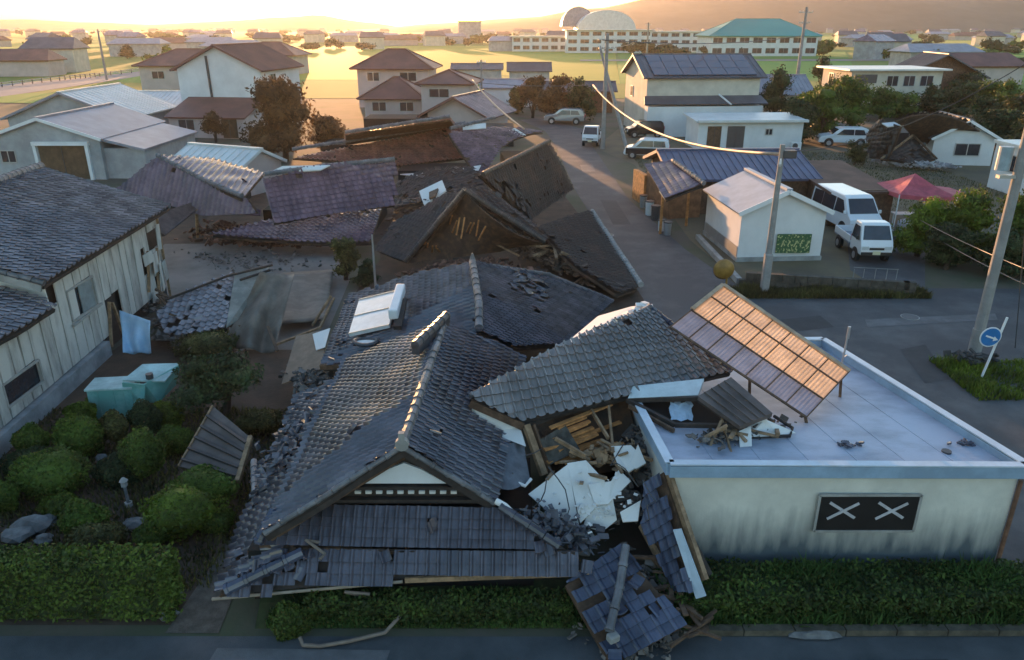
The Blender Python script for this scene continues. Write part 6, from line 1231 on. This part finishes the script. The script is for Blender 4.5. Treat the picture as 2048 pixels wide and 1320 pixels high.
rubble('brown debris strewn around the white gable fragment', px([(780, 440, .3), (800, 340, .6), (960, 340, .8), (990, 400, .8), (770, 500, .3)]), 700, .22, bpy.data.materials['brown_rubble'], 21)
rubble('debris between the sagging and the broken mauve houses', px([(400, 440, .3), (520, 450, .4), (560, 480, .3), (330, 480, .2), (800, 470, .3)]), 500, .2, bpy.data.materials['russet_rubble'], 22)
rubble('grit and shards over the yard concrete', px([(340, 500, .05), (650, 500, .05), (640, 560, .05), (420, 540, .05)]), 260, .1, RUBM, 23)
rubble('dusty rubble filling the hollow below the plaster slabs', px([(1200, 1010, 1.1), (1290, 960, 1.5), (1290, 1050, .9), (1210, 1080, .7), (1110, 1000, 1.0), (1240, 960, 1.5)]), 420, .15, RUBM, 25)
# splintered timbers
def timbers(lab, grp, region, n, L, w_, m, seed):
    rg = random.Random(seed); pts = px(region)
    for i in range(n):
        w2 = [rg.random()**2+.01 for _ in pts]; t_ = sum(w2); p = sum((q*(a/t_) for q, a in zip(pts, w2)), V((0, 0, 0))); a = rg.uniform(0, 6.28); d = V((math.cos(a), math.sin(a), rg.gauss(0, .35)))*L*rg.uniform(.5, 1.2)*.5
        tag(MB().bar(p-d+V((0,0,.1)), p+d+V((0,0,.1)), w_*rg.uniform(.6, 1.3), w_*rg.uniform(.4, 1)).build('broken_timber', m), lab, 'timber', grp)
timbers('splintered timber in the gap by the torn wall and plaster slabs', 'timbers by the torn wall', [(1010, 930, 1.8), (1060, 980, 1.5), (1260, 860, 2.2), (1310, 930, 1.9), (1280, 1000, 1.6)], 13, .6, .06, WOOD_L, 1)
timbers('splintered timber under the hanging roof strip', 'timbers under the roof strip', [(1280, 1080, .9), (1360, 1200, .4), (1420, 1270, .1), (1390, 1300, .1)], 18, .8, .07, WOOD, 2)
timbers('broken timber among the slumped brown roofs', 'timbers among the brown roofs', [(1000, 505, 1.2), (1100, 490, 1.5), (1200, 545, 1.0), (1060, 470, 1.0)], 14, 1.6, .09, WOOD_L, 3)
timbers('broken timber in the yard beside the storehouse', 'timbers by the storehouse', [(230, 660, .6), (280, 600, .6), (330, 585, .5), (520, 715, .4), (600, 690, .5)], 16, 1.2, .08, WOOD, 4)
timbers('broken timber on the flat roof below the window bay', 'timbers on the flat roof', [(1350, 890, 2.48), (1450, 872, 2.5), (1560, 868, 2.48)], 9, .9, .06, WOOD_L, 5)
timbers('broken timber in front of the broken mauve house', 'timbers by the mauve house', [(380, 470, .5), (480, 480, .4), (740, 480, .5), (800, 440, .8)], 14, 1.6, .09, WOOD, 6)
for (l, r, lab) in (([(800, 1232, .25), (770, 1265, .1), (700, 1282, .06), (640, 1292, .06), (606, 1290, .1), (600, 1275, .15)], .035, 'pale bent branch lying across the front verge'), ([(722, 1190, .5), (690, 1184, .62), (740, 1188, .55)], .03, 'short pale gutter end under the front eave'), ([(640, 1085, 1.4), (612, 1080, 1.5), (650, 1108, 1.3), (640, 1118, 1.28)], .03, 'pinkish bent gutter piece on the front skirt roof')):
    tag(MB().tube(px(l), r, 7).build('bent_branch' if 'branch' in lab else 'gutter_piece', mat('pale_branch', (.19, .15, .12), .8, .2, 4)), lab, 'branch' if 'branch' in lab else 'gutter')
# guard rail along the far left road
gr_ = thing('guard_rail', 'dark guard rail along the pale road at the far left', 'guard rail', P(150, 162, 0)); q = px([(-40, 180), (120, 162), (200, 154), (350, 136)])
for a, b in zip(q, q[1:]):
    for zz in (.5, .8): MB().bar(a+V((0, 0, zz)), b+V((0, 0, zz)), .08, .12).build('rail', STEEL, gr_)
    n = 8
    for i in range(n): c = a.lerp(b, i/n); MB().bar(c, c+V((0, 0, .9)), .14).build('post', STEEL_D, gr_)
# ------------------------------------------------------------------ haze
if HAZE:
    hz = MB().box((0, 1700, 49), (5600, 3700, 100)).build('haze', mat('unused_haze', (.5, .5, .5)), at=(0, 1700, -1)); tag(hz, kind='stuff')
    m = bpy.data.materials.new('haze_air'); m.use_nodes = True; n = m.node_tree.nodes; n.remove(n['Principled BSDF']); v = n.new('ShaderNodeVolumePrincipled')
    v.inputs['Color'].default_value = (.92, .90, .90, 1); v.inputs['Density'].default_value = HAZE; v.inputs['Anisotropy'].default_value = .6
    m.node_tree.links.new(v.outputs[0], n['Material Output'].inputs['Volume']); hz.data.materials[0] = m
